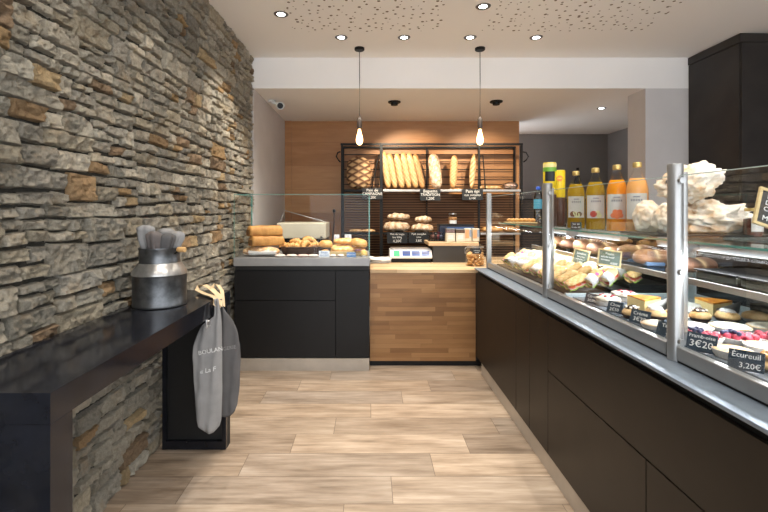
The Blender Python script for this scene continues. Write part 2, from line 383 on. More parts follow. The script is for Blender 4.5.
def stone_wall():
    rnd = random.Random(11); rects = []
    def split(y0, y1, z0, z1):
        w, h = y1 - y0, z1 - z0
        if h > 0.135 or (h > 0.09 and rnd.random() < 0.42):
            k = rnd.uniform(0.36, 0.64) if h < 0.25 else rnd.uniform(0.4, 0.6); zm = z0 + h * k
            split(y0, y1, z0, zm); split(y0, y1, zm, z1); return
        if w > 0.34 or w / h > 3.4 or (w > 0.21 and rnd.random() < 0.4):
            ym = y0 + w * rnd.uniform(0.33, 0.67); split(y0, ym, z0, z1); split(ym, y1, z0, z1); return
        rects.append((y0, y1, z0, z1))
    z = 0.0
    while z < ZC - 0.01:
        h = rnd.uniform(0.12, 0.24)
        if ZC - z - h < 0.09: h = ZC - z
        y = 0.70 - rnd.uniform(0, 0.3)
        while y < YB - 0.01:
            w = rnd.uniform(0.17, 0.42)
            if YB - y - w < 0.11: w = YB - y
            split(y, y + w, z, z + h); y += w
        z += h
    grey = [(0.48, 0.435, 0.36), (0.57, 0.525, 0.44), (0.40, 0.37, 0.31), (0.52, 0.455, 0.35), (0.62, 0.56, 0.46), (0.45, 0.415, 0.355)]
    warm = [(0.54, 0.36, 0.185), (0.47, 0.31, 0.17), (0.58, 0.43, 0.25), (0.36, 0.25, 0.16)]
    V, F, A = [], [], []
    def fr(p, o): return noise.fractal(p, 0.75, 2.1, o)
    for (y0, y1, z0, z1) in rects:
        w, h = y1 - y0, z1 - z0
        g = rnd.uniform(0.0008, 0.0028)
        jt = lambda: rnd.uniform(-0.008, 0.008)
        c = [(y0 + g + jt() * 0.6, z0 + g + jt()), (y1 - g + jt() * 0.6, z0 + g + jt()), (y1 - g + jt() * 0.6, z1 - g + jt()), (y0 + g + jt() * 0.6, z1 - g + jt())]
        col = rnd.choice(warm) if rnd.random() < 0.10 else rnd.choice(grey)
        b = rnd.uniform(0.64, 0.96); col = tuple(k * b for k in col)
        d = rnd.uniform(0.030, 0.044); ta, tb = rnd.uniform(-0.012, 0.012), rnd.uniform(-0.008, 0.008)
        res = 0.0075 if y0 < 2.2 else 0.010
        nu, nv = max(5, int(w / res)), max(5, int(h / res)); base = len(V)
        sd = Vector((rnd.uniform(0, 50), rnd.uniform(0, 50), 0)); tilt = rnd.uniform(-0.5, 0.5)
        for i in range(nu + 1):
            u = i / nu
            for j in range(nv + 1):
                v = j / nv
                y = (c[0][0] * (1 - u) + c[1][0] * u) * (1 - v) + (c[3][0] * (1 - u) + c[2][0] * u) * v
                zz = (c[0][1] * (1 - u) + c[1][1] * u) * (1 - v) + (c[3][1] * (1 - u) + c[2][1] * u) * v
                e = min(u * w, (1 - u) * w, v * h, (1 - v) * h); t = min(1, e / (0.007 + 0.006 * abs(noise.noise(Vector((y * 30, zz * 30, 8)))))); p = t * (2 - t)
                P = Vector((y * 9, zz * 11, 0)) + sd
                f = fr(P * 1.5, 5) * 0.014 - abs(noise.noise(P * 2.6)) * 0.010
                q = noise.noise(Vector((y * 5 + zz * tilt * 8, (zz + y * tilt * 0.4) * 22, 3.1)) + sd)
                f += (abs(q) - 0.3) * 0.007 + (noise.noise(P * 5.5) ) * 0.007 - abs(noise.noise(Vector((P.x * 5.5, P.y * 8.0, 4)))) * 0.011
                x = -1.272 + p * (d + ta * (u - 0.5) + tb * (v - 0.5) + f)
                if 0 < i < nu and 0 < j < nv: y += noise.noise(P * 2.3) * 0.002
                else:
                    y += noise.noise(Vector((zz * 40, y0 * 9, 1))) * 0.003; zz += noise.noise(Vector((y * 40, z0 * 9, 2))) * 0.0035
                V.append((min(x, -1.214), min(y, YB), max(0.0, min(zz, ZC)))); A.append((*col, 1.0))
        for i in range(nu):
            for j in range(nv):
                k = base + i * (nv + 1) + j
                F.append((k, k + nv + 1, k + nv + 2, k + 1))
    bx = [(-1.35, -1.6, 0), (-1.266, -1.6, 0), (-1.266, YB, 0), (-1.35, YB, 0)]; b = len(V)
    V += bx + [(x, y, ZC) for x, y, _ in bx]; A += [(0.07, 0.065, 0.055, 1.0)] * 8
    F += [(b, b + 1, b + 5, b + 4), (b + 1, b + 2, b + 6, b + 5), (b + 2, b + 3, b + 7, b + 6), (b + 3, b, b + 4, b + 7)]
    me = bpy.data.meshes.new('wall_left'); me.from_pydata(V, [], F); me.update()
    at = me.color_attributes.new('stone_tint', 'FLOAT_COLOR', 'POINT'); at.data.foreach_set('color', [k for a in A for k in a])
    o = link('wall_left', me, M['stone'], smooth=38); o['kind'] = 'structure'
stone_wall()

# tall cabinet beside the pillar
t = thing('tall_cabinet', 'tall dark brown cabinet reaching the ceiling beside the grey pillar', 'cabinet', (3.72, 4.36, 0))
MB().box((-0.335, -0.325, 0.08), (0.32, 0.315, 2.93)).build('carcass', M['tall_dark'], t)
MB().box((-0.31, -0.33, 0), (0.32, 0.30, 0.08)).build('plinth', M['black_lam'], t)
MB().box((-0.342, -0.345, 2.935), (0.325, 0.318, 3.015), 0.004).build('cornice', M['tall_dark'], t)
MB().box((-0.325, -0.345, 0.09), (0.32, -0.326, 2.93), 0.002).build('door', M['tall_dark'], t)

# ------------------------------------------------------------------ lamps in the ceiling
M['lamp_ring'] = plain('lamp_ring_grey', (0.16, 0.155, 0.15), 0.35, 0.6)
M['lens'] = emit('lit_lamp_lens', (0.92, 0.96, 1.0), 14.0)
M['bulb'] = emit('glowing_bulb', (1.0, 0.62, 0.27), 6.0)
def spot(name, loc, target, power, size=85, blend=0.6, col=(1.0, 0.91, 0.80), rad=0.035):
    l = bpy.data.lights.new(name, 'SPOT'); l.energy = power; l.spot_size = R(size); l.spot_blend = blend; l.color = col; l.shadow_soft_size = rad
    o = bpy.data.objects.new(name, l); COL.objects.link(o); o.location = loc
    d = Vector(target) - Vector(loc); o.rotation_euler = d.to_track_quat('-Z', 'Y').to_euler(); return o
dl = thing('downlight', 'recessed round ceiling downlight nearest the stone wall', 'downlight', (-0.736, 3.64, ZC), group='recessed ceiling downlights')
MB().lathe([(0.032, -0.002), (0.044, -0.006), (0.056, -0.005), (0.060, -0.001), (0.060, 0.0)], 32, cap0=False, cap1=False).build('trim_ring', M['lamp_ring'], dl, 60)
MB().lathe([(0.032, -0.0025), (0.016, -0.0035)], 24, cap0=False).build('lens', M['lens'], dl, 60)
DL = [(-0.736, 3.64), (-0.27, 4.13), (0.32, 4.13), (0.94, 4.13), (1.56, 4.13), (0.90, 3.50)]
DLL = [None, 'recessed ceiling downlight left of the black pendant canopy over the glass bread case', 'recessed ceiling downlight between the two pendant lamps',
       'recessed ceiling downlight just left of the pendant over the jars', 'recessed ceiling downlight just right of the pendant over the jars',
       'recessed ceiling downlight in the plain strip between the two perforated areas']
for (x, y), lb in list(zip(DL, DLL))[1:]: dup(dl, (x, y, ZC), label=lb)
dup(dl, (2.94, 5.59, ZB), label='recessed downlight in the lower rear ceiling beside the grey pillar', scale=0.95)

bs = thing('black_spotlight', 'small black ceiling spotlight above the bread rack, nearer the wall camera', 'spotlight', (0.29, 5.25, ZB), group='black spotlights in the rear ceiling')
MB().lathe([(0.075, 0), (0.075, -0.012), (0.07, -0.016), (0.045, -0.016)], 28).build('housing', M['black_metal'], bs, 40)
MB().lathe([(0.044, -0.016), (0.04, -0.045), (0.02, -0.05)], 24).build('lamp_head', M['black_metal'], bs, 40)
dup(bs, (1.50, 5.23, ZB), label='small black ceiling spotlight above the bread rack, nearer the dark recess')

pd = thing('pendant_lamp', 'bare bulb pendant lamp on a dark cord between the glass bread case and the scale', 'pendant lamp', (-0.105, 4.40, ZC), group='bare bulb pendant lamps')
MB().lathe([(0.050, 0), (0.050, -0.020), (0.044, -0.026), (0.004, -0.026)], 28).build('canopy', M['black_metal'], pd, 40)
MB().tube([(0, 0, -0.026), (0.001, 0, -0.3), (0, 0, -0.71)], 0.0042).build('cord', plain('grey_cord', (0.10, 0.09, 0.085), 0.8), pd, 60)
sk = MB().lathe([(0.006, -0.690), (0.016, -0.700), (0.024, -0.715), (0.025, -0.790), (0.021, -0.800), (0.021, -0.812)], 24).build('socket', plain('brown_bakelite', (0.05, 0.036, 0.028), 0.4), pd, 40)
MB().lathe([(0.012, -0.812), (0.016, -0.835), (0.028, -0.880), (0.034, -0.912), (0.033, -0.937), (0.024, -0.960), (0.010, -0.970)], 24).build('bulb', M['bulb'], pd, 60)
dup(pd, (1.10, 4.40, ZC), label='bare bulb pendant lamp on a dark cord over the cookie jar')

cc = thing('security_camera', 'small white security camera under the rear ceiling by the left plaster wall', 'camera', (-1.10, 5.2, ZB))
MB().cyl((-0.06, 0, 0), (-0.06, 0, -0.02), 0.05, 0.045, 24).build('mount', M['white'], cc, 40)
MB().tube([(-0.06, 0, -0.02), (-0.02, -0.0, -0.035), (0.04, -0.02, -0.05)], 0.014).build('arm', M['white'], cc, 60)
cb = MB().cyl((0.045, 0.03, -0.06), (0.06, -0.10, -0.085), 0.046, 0.046, 24).build('camera_body', M['white'], cc, 40)
MB().cyl((0.06, -0.10, -0.085), (0.0612, -0.11, -0.087), 0.034, 0.034, 24).build('lens', M['black_metal'], cb, 40)

# ------------------------------------------------------------------ the dark bench by the stone wall
BT = 0.919
t = thing('bench_table', 'long dark polished table with slab legs along the stone wall', 'table', (-1.025, 1.9, 0))
def L(x, y): return (x + 1.025, y - 1.9)
MB().box((*L(-1.212, 1.156), 0.836), (*L(-0.84, 2.645), BT), 0.0006).build('tabletop', M['bench'], t)
MB().box((*L(-1.212, 1.156), 0), (*L(-0.84, 1.243), 0.8355), 0.0006).build('leg', M['bench'], t)
MB().box((*L(-1.212, 2.59), 0), (*L(-0.84, 2.645), 0.8355), 0.0025).build('leg', M['bench_in'], t)
f = MB().box((*L(-1.212, 2.565), 0.004), (*L(-0.84, 2.589), 0.05)).box((*L(-0.862, 2.565), 0.05), (*L(-0.84, 2.589), 0.8355)).box((*L(-1.212, 2.565), 0.05), (*L(-1.19, 2.589), 0.8355))
f.build('leg_frame', M['bench'], t)
MB().tube([(*L(-0.838, 2.26), 0.83), (*L(-0.825, 2.26), 0.828), (*L(-0.822, 2.26), 0.806), (*L(-0.838, 2.26), 0.80)], 0.004).box((*L(-0.8398, 2.248), 0.795), (*L(-0.8345, 2.272), 0.838), 0.001).build('hook', M['steel'], t, 40)

# milk can
def can():
    t = thing('milk_can', 'galvanised milk can holding rolled grey cloths on the dark table', 'milk can', (-1.067, 2.235, BT + 0.001), R(-20))
    MB().lathe([(0.120, 0), (0.1265, 0.002), (0.1285, 0.010), (0.1265, 0.016), (0.1265, 0.150), (0.1285, 0.156)], 64, cap1=False).build('body', M['galv'], t, 40)
    MB().lathe([(0.1285, 0.1562), (0.1315, 0.160), (0.130, 0.166), (0.116, 0.192), (0.103, 0.208), (0.099, 0.216)], 64, cap0=False, cap1=False).build('shoulder', plain('bright_zinc', (0.50, 0.50, 0.49), 0.30, 0.9, var=0.15, scale=40), t, 40)
    MB().lathe([(0.098, 0.214), (0.096, 0.222), (0.096, 0.280), (0.099, 0.286), (0.099, 0.291), (0.0955, 0.291), (0.093, 0.284), (0.093, 0.200), (0.08, 0.150), (0.001, 0.150)], 64, cap0=False).build('neck', M['galv'], t, 40)
    MB().tube([(0.096, 0, 0.262), (0.125, 0, 0.280), (0.150, 0, 0.282)], 0.004).build('handle_wire', M['black_metal'], t, 60)
    MB().tube([(-0.096, 0, 0.262), (-0.125, 0.01, 0.27), (-0.128, 0.02, 0.255)], 0.008).build('handle_lug', M['black_metal'], t, 60)
    MB().lathe([(0.011, -0.022), (0.0135, -0.018), (0.0135, 0.018), (0.011, 0.022)], 16).build('wooden_grip', plain('turned_wood_grip', (0.55, 0.33, 0.13), 0.5), t, 40, (0.138, 0.0, 0.283), (0, R(90), 0))
    return t
can()
def cloth_mat(name, col, sc_=900, bump=0.25):
    t = NT(name); v = t.obj()
    n1 = t.noise(v, 10, 4); n2 = t.noise(v, 260, 2)
    c = t.ramp(n1, [(0.3, tuple(k * 0.88 for k in col)), (0.7, tuple(min(1, k * 1.1) for k in col))])
    c = t.mix(t.math('MULTIPLY', n2, 0.25), c, tuple(k * 0.7 for k in col))
    t.bsdf(Base_Color=c, Roughness=0.95, Specular_IOR_Level=0.1, Normal=t.bump(n2, bump, 0.002)); return t.m
M['cloth'] = cloth_mat('grey_cotton', (0.245, 0.243, 0.24)); M['cloth_dark'] = cloth_mat('dark_and_shaded_cotton', (0.10, 0.097, 0.097)); M['strap'] = cloth_mat('beige_cotton_strap', (0.60, 0.46, 0.29))
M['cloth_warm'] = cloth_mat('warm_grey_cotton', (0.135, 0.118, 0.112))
def roll(dx, dy, top, r, lean, seed, mat, label, rz=0.0):
    t = thing('rolled_cloth', label, 'cloth', (-1.067 + dx, 2.235 + dy, BT + 0.153), rz, 'rolled cloths in the milk can')
    rd = random.Random(seed); ht = top - 0.153; rings = []
    for i in range(19):
        s = i / 18; z = ht * s; rr = r * (0.92 + 0.10 * math.sin(s * 5 + seed)) * (1 + 0.24 * min(1, max(0, (z - 0.125) / 0.06))) * (1.0 if s < 0.93 else math.sqrt(max(0.05, 1 - ((s - 0.93) / 0.078) ** 2)))
        fl = min(1, max(0, (z - 0.135) / 0.05)); cx, cy = lean[0] * s * ht + 0.22 * dx * fl, lean[1] * s * ht + 0.12 * dy * fl; rg = []
        for k in range(28):
            a = 2 * math.pi * k / 28
            q = rr * (1 + 0.16 * math.sin(2 * a + seed + s * 1.2) + 0.14 * math.sin(5 * a + seed * 2 - s * 2.4) + 0.05 * noise.noise(Vector((a * 2, s * 7, seed))))
            rg.append((cx + q * math.cos(a), cy + q * math.sin(a) * 0.8, z))
        rings.append(rg)
    m = MB(); m.grid_rings(rings); m.build('fabric', mat, t, 180)
    sp = []
    for i in range(26):
        a = i * 0.55; q = r * (0.18 + 0.62 * i / 25); sp.append((lean[0] * ht + q * math.cos(a), lean[1] * ht + q * 0.8 * math.sin(a), ht * 0.985 - 0.012 * (i / 25)))
    MB().tube(sp, 0.004, 6).build('rolled_edge', mat, t, 60)
    fp = [(lean[0] * ht * s + r * 1.02 * math.cos(-1.3 + 0.25 * s), lean[1] * ht * s + r * 0.84 * math.sin(-1.3 + 0.25 * s), ht * s) for s in [k / 10 * 0.9 for k in range(11)]]
    MB().tube(fp, 0.006, 6).build('fold', mat, t, 60)
roll(-0.045, -0.012, 0.405, 0.037, (-0.03, -0.05), 1, M['cloth'], 'tallest rolled light grey cloth at the left rim of the milk can')
roll(-0.002, -0.056, 0.375, 0.031, (0.0, 0.0), 2, M['cloth_warm'], 'rolled brownish grey cloth second from the left in the milk can')
roll(0.0, 0.048, 0.385, 0.036, (0.0, 0.06), 3, M['cloth'], 'rolled grey cloth at the back of the milk can')
roll(0.046, -0.040, 0.365, 0.028, (0.02, 0.02), 4, M['cloth_dark'], 'thin dark grey rolled cloth leaning in the middle of the milk can')
roll(0.054, 0.010, 0.372, 0.033, (0.06, 0.03), 5, M['cloth'], 'wide rolled grey cloth at the wooden grip side of the milk can')

# the cloth bread bag
def bag():
    t = thing('bread_bag', 'grey cotton baguette bag with white lettering hanging from the dark table', 'bag', (-0.78, 2.22, BT))
    o = Vector((-0.78, 2.22, BT))
    def w(px, py, Y): return Vector(((px - 370) * Y / 440, Y, 1.4 - (py - 210) * Y / 440)) - o
    def lobe(secs, Y0, slope, depth, seed):
        rings = []
        import bisect
        ys = [s[0] for s in secs]; N = 46
        for i in range(N + 1):
            y = ys[0] + (ys[-1] - ys[0]) * i / N; k = max(1, min(len(ys) - 1, bisect.bisect_left(ys, y))); f = (y - ys[k - 1]) / (ys[k] - ys[k - 1])
            x0 = secs[k - 1][1] * (1 - f) + secs[k][1] * f; x1 = secs[k - 1][2] * (1 - f) + secs[k][2] * f
            rg = []; n = 40; top = min(1, i / 10)
            for j in range(n):
                a = 2 * math.pi * j / n; ca, sa = math.cos(a), math.sin(a)
                px = (x0 + x1) / 2 + (x1 - x0) / 2 * (abs(ca) ** 0.8) * (1 if ca > 0 else -1)
                fold = 0.007 * math.sin(px * 0.45 + y * 0.035 + seed) + 0.006 * noise.noise(Vector((px * 0.25, y * 0.06, seed + 4))) + 0.014 * noise.noise(Vector((px * 0.09, y * 0.022, seed)))
                fold += (1 - top) * 0.006 * math.sin(px * 1.6 + seed)
                Y = Y0 + slope * (px - 217) / 40.0 + depth * sa * (0.55 + 0.45 * top) + fold
                q = w(px, y, Y0 + slope * (px - 217) / 40.0); q.y = Y - o.y; rg.append(q)
            rings.append(rg)
        m = MB(); m.grid_rings(rings); return m
    lobe([(299, 214.2, 219), (308, 214.2, 220), (316, 214.0, 221.5), (321, 207.5, 222), (326, 201, 222), (336, 196.5, 222), (346, 193.6, 222), (356, 193, 222), (380, 194, 222), (405, 195.5, 221.5), (420, 197, 221), (427, 199, 219), (432, 204, 214)], 2.345, 0.06, 0.016, 1).build('front_fold', M['cloth'], t, 180)
    lobe([(299, 218.2, 221.5), (308, 218.2, 224.5), (318, 218.2, 231), (322, 217.8, 233), (331, 216.5, 237.5), (345, 217, 240), (360, 217, 240.3), (385, 217.5, 239.5), (404, 218, 237.5), (411, 219, 235), (416.5, 221, 230)], 2.415, 0.06, 0.014, 5).build('back_fold', M['cloth_dark'], t, 180)  # same bag cloth; the back fold's shade is put into its darker colour
    def strap(pts, wd):
        m = MB(); pts = [Vector(p) for p in pts]; th = 0.0025; rings = []
        for i, p in enumerate(pts):
            d = (pts[min(i + 1, len(pts) - 1)] - pts[max(i - 1, 0)]).normalized(); s = Vector((0.25, 1, 0)); s = (s - d * s.dot(d)).normalized() * wd / 2; u = d.cross(s).normalized() * th / 2
            rings.append([p + s + u, p - s + u, p - s - u, p + s - u])
        m.grid_rings(rings); return m
    # straps loop over the tabletop edge
    strap([(-0.044, 0.12, -0.03), (-0.0475, 0.14, -0.008), (-0.0525, 0.15, 0.005), (-0.085, 0.19, 0.010), (-0.15, 0.26, 0.009), (-0.22, 0.33, 0.016), (-0.235, 0.37, 0.032), (-0.19, 0.36, 0.042), (-0.12, 0.28, 0.030), (-0.065, 0.21, 0.014), (-0.048, 0.185, -0.004), (-0.040, 0.17, -0.05)], 0.030).build('strap', M['strap'], t, 50)
    strap([(-0.032, 0.17, -0.04), (-0.041, 0.20, -0.012), (-0.050, 0.22, 0.007), (-0.08, 0.25, 0.014), (-0.125, 0.30, 0.034), (-0.13, 0.34, 0.048), (-0.10, 0.33, 0.046), (-0.062, 0.28, 0.022), (-0.043, 0.24, -0.012), (-0.030, 0.21, -0.05)], 0.026).build('strap', M['strap'], t, 50)
    def put(txt, size, px, py, Y, shear, rz, rx, mt, prt=t):
        me = text_mesh(txt, size, shear=shear); p = w(px, py, Y)
        return link('lettering', me, mt, prt, None, p, (R(90), R(rx), rz))
    M['print'] = plain('white_print', (0.62, 0.62, 0.61), 0.8)
    put('BOULAN', 0.031, 210.5, 351.0, 2.298, 0, R(9), -9, M['print'])
    put('\u00ab La F', 0.033, 207.5, 370.5, 2.296, 0.2, R(9), -9, M['print'])
    put('GERIE', 0.027, 229.5, 348.0, 2.392, 0, R(9), -8, M['cloth'])  # print greyed to carry the back fold's shade
    return t
bag()
# ------------------------------------------------------------------ breads: materials
M['cr_gold'] = crust('golden_crust', (0.36, 0.155, 0.042), (0.62, 0.33, 0.10), (0.78, 0.54, 0.25), 0.0, 12)
M['cr_pale'] = crust('pale_baguette_crust', (0.36, 0.175, 0.055), (0.58, 0.33, 0.12), (0.80, 0.63, 0.37), 0.2, 12)
M['cr_mid'] = crust('brown_baguette_crust', (0.28, 0.125, 0.04), (0.48, 0.25, 0.09), (0.70, 0.47, 0.24), 0.1, 12)
M['cr_dark'] = crust('dark_rye_crust', (0.085, 0.035, 0.016), (0.17, 0.08, 0.038), (0.66, 0.44, 0.23), 0.0, 14)
M['cr_flour'] = crust('floured_crust', (0.30, 0.165, 0.075), (0.52, 0.34, 0.19), (0.80, 0.68, 0.50), 0.5, 16)
M['cr_brioche'] = crust('brioche_crust', (0.55, 0.24, 0.055), (0.80, 0.48, 0.15), (0.86, 0.62, 0.28), 0.0, 9, 0.32, 0.5)
M['cr_croiss'] = crust('croissant_crust', (0.47, 0.20, 0.05), (0.76, 0.44, 0.15), (0.8, 0.6, 0.3), 0.0, 20, 0.42, 0.4)
M['crumb'] = plain('toasted_side_crust', (0.30, 0.14, 0.05), 0.7, var=0.3, scale=20)

# ------------------------------------------------------------------ black display counter on the left with its glass
t = thing('display_counter', 'black bakery counter with pale plinth and grey top edge under the bread case', 'counter', (-0.593, 4.17, 0))
def C(x, y, z): return (x + 0.593, y - 4.17, z)
MB().box(C(-1.185, 3.86, 0.106), C(-0.006, 4.50, 0.875)).build('body', M['black_lam'], t)
MB().box(C(-1.185, 3.832, 0.0), C(-0.006, 4.49, 0.105)).build('plinth', M['plinth'], t)
for a in ((-1.183, -0.303, 0.612, 0.868), (-1.183, -0.303, 0.111, 0.606), (-0.297, -0.007, 0.111, 0.868)):
    MB().box(C(a[0], 3.838, a[2]), C(a[1], 3.859, a[3]), 0.0015).build('front_panel', M['black_lam'], t)
MB().box(C(-1.188, 3.825, 0.912), C(-0.003, 4.52, 0.983), 0.003).build('top_slab', M['trim_grey'], t)
MB().box(C(-1.18, 3.85, 0.875), C(-0.01, 4.48, 0.912)).build('recess', M['bench_in'], t)

g = thing('glass_screen', 'clear glass sneeze guard with green edges over the black bread counter', 'glass screen', (-0.593, 4.17, 0.984))
def G(x, y, z): return (x + 0.593, y - 4.17, z - 0.984)
def pane(a, b, parent, edges, conv):
    o = MB().box(conv(*a), conv(*b)).build('glass_pane', M['glass'], parent)
    e = MB()
    for p, q in edges: e.box(conv(*p), conv(*q))
    e.build('glass_edge', M['glass_edge'], o); return o
fr = pane((-1.186, 3.842, 0.984), (-0.004, 3.850, 1.533), g, [((-1.187, 3.841, 1.5335), (-0.003, 3.851, 1.5375)), ((-1.1875, 3.841, 0.984), (-1.1865, 3.851, 1.533)), ((-0.0035, 3.841, 0.984), (-0.0025, 3.851, 1.533))], G)
pane((-0.012, 3.852, 0.984), (-0.004, 4.40, 1.533), g, [((-0.013, 3.852, 1.5335), (-0.003, 4.40, 1.5375)), ((-0.013, 4.4005, 0.984), (-0.003, 4.402, 1.5375))], G)
pane((-1.186, 3.852, 0.984), (-1.178, 4.40, 1.533), g, [((-1.187, 3.852, 1.5335), (-1.177, 4.40, 1.5375)), ((-1.187, 4.4005, 0.984), (-1.177, 4.402, 1.5375))], G)

# bread on it
DK = 0.984
def bread(name, label, cat, loc, rz, mat, L, W, H, rot=None, group=None, part='crust', **k):
    t = thing(name, label, cat, loc, rz, group, rot)
    loaf(part, mat, t, L, W, H, **k); return t
def tin_loaf(label, loc, rz, seed, top):
    t = thing('tin_loaf', label, 'bread', loc, rz, None)
    m = MB(); rings = []
    n = 26
    for i in range(n + 1):
        s = -1 + 2 * i / n; e = min(1, (1 - abs(s)) / 0.10); k = (1 - (1 - e) ** 2) ** 0.5
        x = 0.152 * s; rg = []
        for j in range(28):
            a = 2 * math.pi * j / 28; ca, sa = math.cos(a), math.sin(a)
            y = 0.062 * math.copysign(abs(ca) ** 0.55, ca) * (0.90 + 0.10 * k); z = 0.040 + (0.044 * (abs(sa) ** 0.75) * (0.6 + 0.4 * k) + 0.006 * noise.noise(Vector((x * 14, ca * 2, seed))) + 0.012 * k * max(0, 1 - abs(ca) * 1.1) if sa > 0 else -0.040 * (abs(sa) ** 0.35))
            rg.append((x, y, z))
        rings.append(rg)
    m.grid_rings(rings); m.build('crust', M[top], t, 180)
    MB().box((-0.1532, -0.045, 0.010), (-0.1515, 0.045, 0.058), 0.0006).build('cut_end', M['crumb'], t)
    return t
tin_loaf('golden tin loaf lying between a wrapped loaf and another tin loaf by the stone wall', (-0.945, 4.02, 1.0745), R(36), 3, 'cr_gold')
tin_loaf('golden tin loaf topmost of the stack inside the glass by the stone wall', (-0.965, 4.03, 1.163), R(32), 8, 'cr_gold')
w = thing('wrapped_loaf', 'seeded loaf in white paper under the two tin loaves', 'bread', (-0.985, 3.99, DK + 0.001), R(2))
loaf('crust', crust('speckled_crust', (0.40, 0.17, 0.06), (0.72, 0.45, 0.22), flour=0.35, scale=30), w, 0.33, 0.16, 0.088, seed=4, slash=4)
m = MB(); rings = []
for s in (-0.10, -0.07, -0.03, 0.02, 0.07, 0.115, 0.15):
    rings.append([(s + 0.02 * math.sin(3 * k), 0.083 * math.cos(R(a)) * (1.02 + 0.03 * math.sin(k * 2.1)), max(0.0005, 0.036 + 0.05 * math.sin(R(a)) * 0.62 + 0.004 * math.sin(k * 3 + s * 40))) for k, a in enumerate(range(-215, 36, 18))])
m.grid_rings(rings, False, False, False).build('paper_wrap', M['paper'], w, 60)

b = thing('bread_basket', 'dark woven basket of croissants inside the glass bread case', 'basket', (-0.615, 4.10, DK + 0.001))
wk = NT('dark_wicker'); v = wk.obj(); wv = wk.n('TexWave', {'bands_direction': 'Z'}, {'Scale': 34.0, 'Distortion': 3.0, 'Detail': 1.0}); wk.set(wv.inputs[0], v)
wk.bsdf(Base_Color=wk.ramp(wv.outputs[0], [(0.2, (0.02, 0.011, 0.008)), (0.8, (0.10, 0.055, 0.036))]), Roughness=0.6, Normal=wk.bump(wv.outputs[0], 0.8, 0.006)); M['wicker'] = wk.m
def oval(rx, ry, z, n=48): return [(rx * math.copysign(abs(math.cos(2 * math.pi * i / n)) ** 0.6, math.cos(2 * math.pi * i / n)), ry * math.copysign(abs(math.sin(2 * math.pi * i / n)) ** 0.6, math.sin(2 * math.pi * i / n)), z) for i in range(n)]
m = MB(); m.grid_rings([oval(0.185, 0.105, 0), oval(0.20, 0.12, 0.035), oval(0.208, 0.126, 0.072), oval(0.198, 0.116, 0.072), oval(0.18, 0.10, 0.012)]); m.build('wicker_wall', M['wicker'], b, 40)
m = MB(); m.tube([Vector(p) for p in oval(0.205, 0.123, 0.075)] + [Vector(oval(0.205, 0.123, 0.075)[0])], 0.006, 8); m.build('rim', M['wicker'], b, 60)
cm = croissant_mesh(); base_c = None
CL = ['croissant at the stone wall end of the dark basket', 'croissant standing tilted in the middle of the dark basket', 'croissant beside the tilted one in the dark basket', 'croissant at the brioche end of the dark basket', 'croissant lying lowest in the front of the dark basket', 'croissant at the back of the dark basket beside the cream slicer']
CP = [(-0.775, 4.08, 1.045, 20, 0, 8), (-0.69, 4.12, 1.066, -30, 10, 24), (-0.585, 4.06, 1.056, 70, 15, -10), (-0.505, 4.10, 1.042, 10, -8, 0), (-0.70, 4.035, 1.035, -5, 12, 5), (-0.575, 4.20, 1.085, 35, 0, 15)]
for i, (x, y, z, rz, rx, ry) in enumerate(CP):
    rot = (R(rx), R(ry), R(rz))
    if i == 0:
        base_c = thing('croissant', CL[0], 'croissant', (x, y, z), 0, 'croissants in the dark basket', rot); cm.build('pastry', M['cr_croiss'], base_c, 180)
    else: dup(base_c, (x, y, z), rot=rot, label=CL[i], scale=1.15)
FL = ['flat sugared biscuit nearest the wrapped loaf in front of the basket', 'flat sugared biscuit second from the wrapped loaf', 'flat pink sugared biscuit third from the wrapped loaf', 'flat sugared biscuit nearest the blue price tag in front of the basket']
fm = plain('sugared_biscuit', (0.74, 0.62, 0.55), 0.7, var=0.2, scale=40); fp = plain('pink_biscuit', (0.75, 0.52, 0.47), 0.7, var=0.2, scale=40)
for i, x in enumerate((-0.80, -0.695, -0.595, -0.505)):
    bread('flat_biscuit', FL[i], 'biscuit', (x, 3.915, DK + 0.001), R(5 * i), fp if i == 2 else fm, 0.098, 0.08, 0.022, seed=i, amp=0.12, n=18, m=14, group='flat biscuits in front of the basket', part='biscuit')
# brioches
def brioche(label, loc, L, W, H, seed, rot=None, mat='cr_brioche', **k):
    return bread('brioche', label, 'brioche', loc, 0, M[mat], L, W, H, rot=rot, seed=seed, part='crust', amp=0.09, **k)
br = thing('serving_tray', 'low wooden tray under the golden brioches in the glass case', 'tray', (-0.21, 4.11, DK + 0.001))
MB().box((-0.19, -0.13, 0), (0.19, 0.13, 0.016), 0.004).build('board', M['frame_wood'], br)
MB().box((-0.19, -0.133, 0.016), (0.19, -0.125, 0.04), 0.002).build('lip', M['frame_wood'], br)
BZ = DK + 0.018
brioche('round brioche bun beside the croissant basket', (-0.405, 4.02, DK + 0.068), 0.125, 0.115, 0.075, 1, end=0.5)
bx = thing('upturned_box', 'small dark box raising the round brioche bun', 'box', (-0.42, 4.05, DK + 0.001))
MB().box((-0.065, -0.03, 0), (0.065, 0.06, 0.062), 0.003).build('body', M['wicker'], bx); MB().box((-0.068, -0.033, 0.0623), (0.068, 0.063, 0.066), 0.001).build('lid', M['wicker'], bx)
brioche('small pale round roll in front of the round brioche bun', (-0.405, 3.955, DK + 0.001), 0.080, 0.075, 0.062, 2, mat='cr_pale')
brioche('long plaited golden brioche at the bottom of the brioche pile', (-0.235, 4.05, BZ), 0.29, 0.12, 0.075, 3, slash=5, sw=0.012, depth=0.012)
brioche('long plaited golden brioche behind the bottom brioche', (-0.225, 4.17, BZ), 0.29, 0.11, 0.085, 4, slash=5, sw=0.012, depth=0.012)
brioche('golden brioche topmost of the brioche pile', (-0.235, 4.10, BZ + 0.078), 0.21, 0.11, 0.062, 5, rot=(0, 0, R(6)), slash=3, depth=0.01)
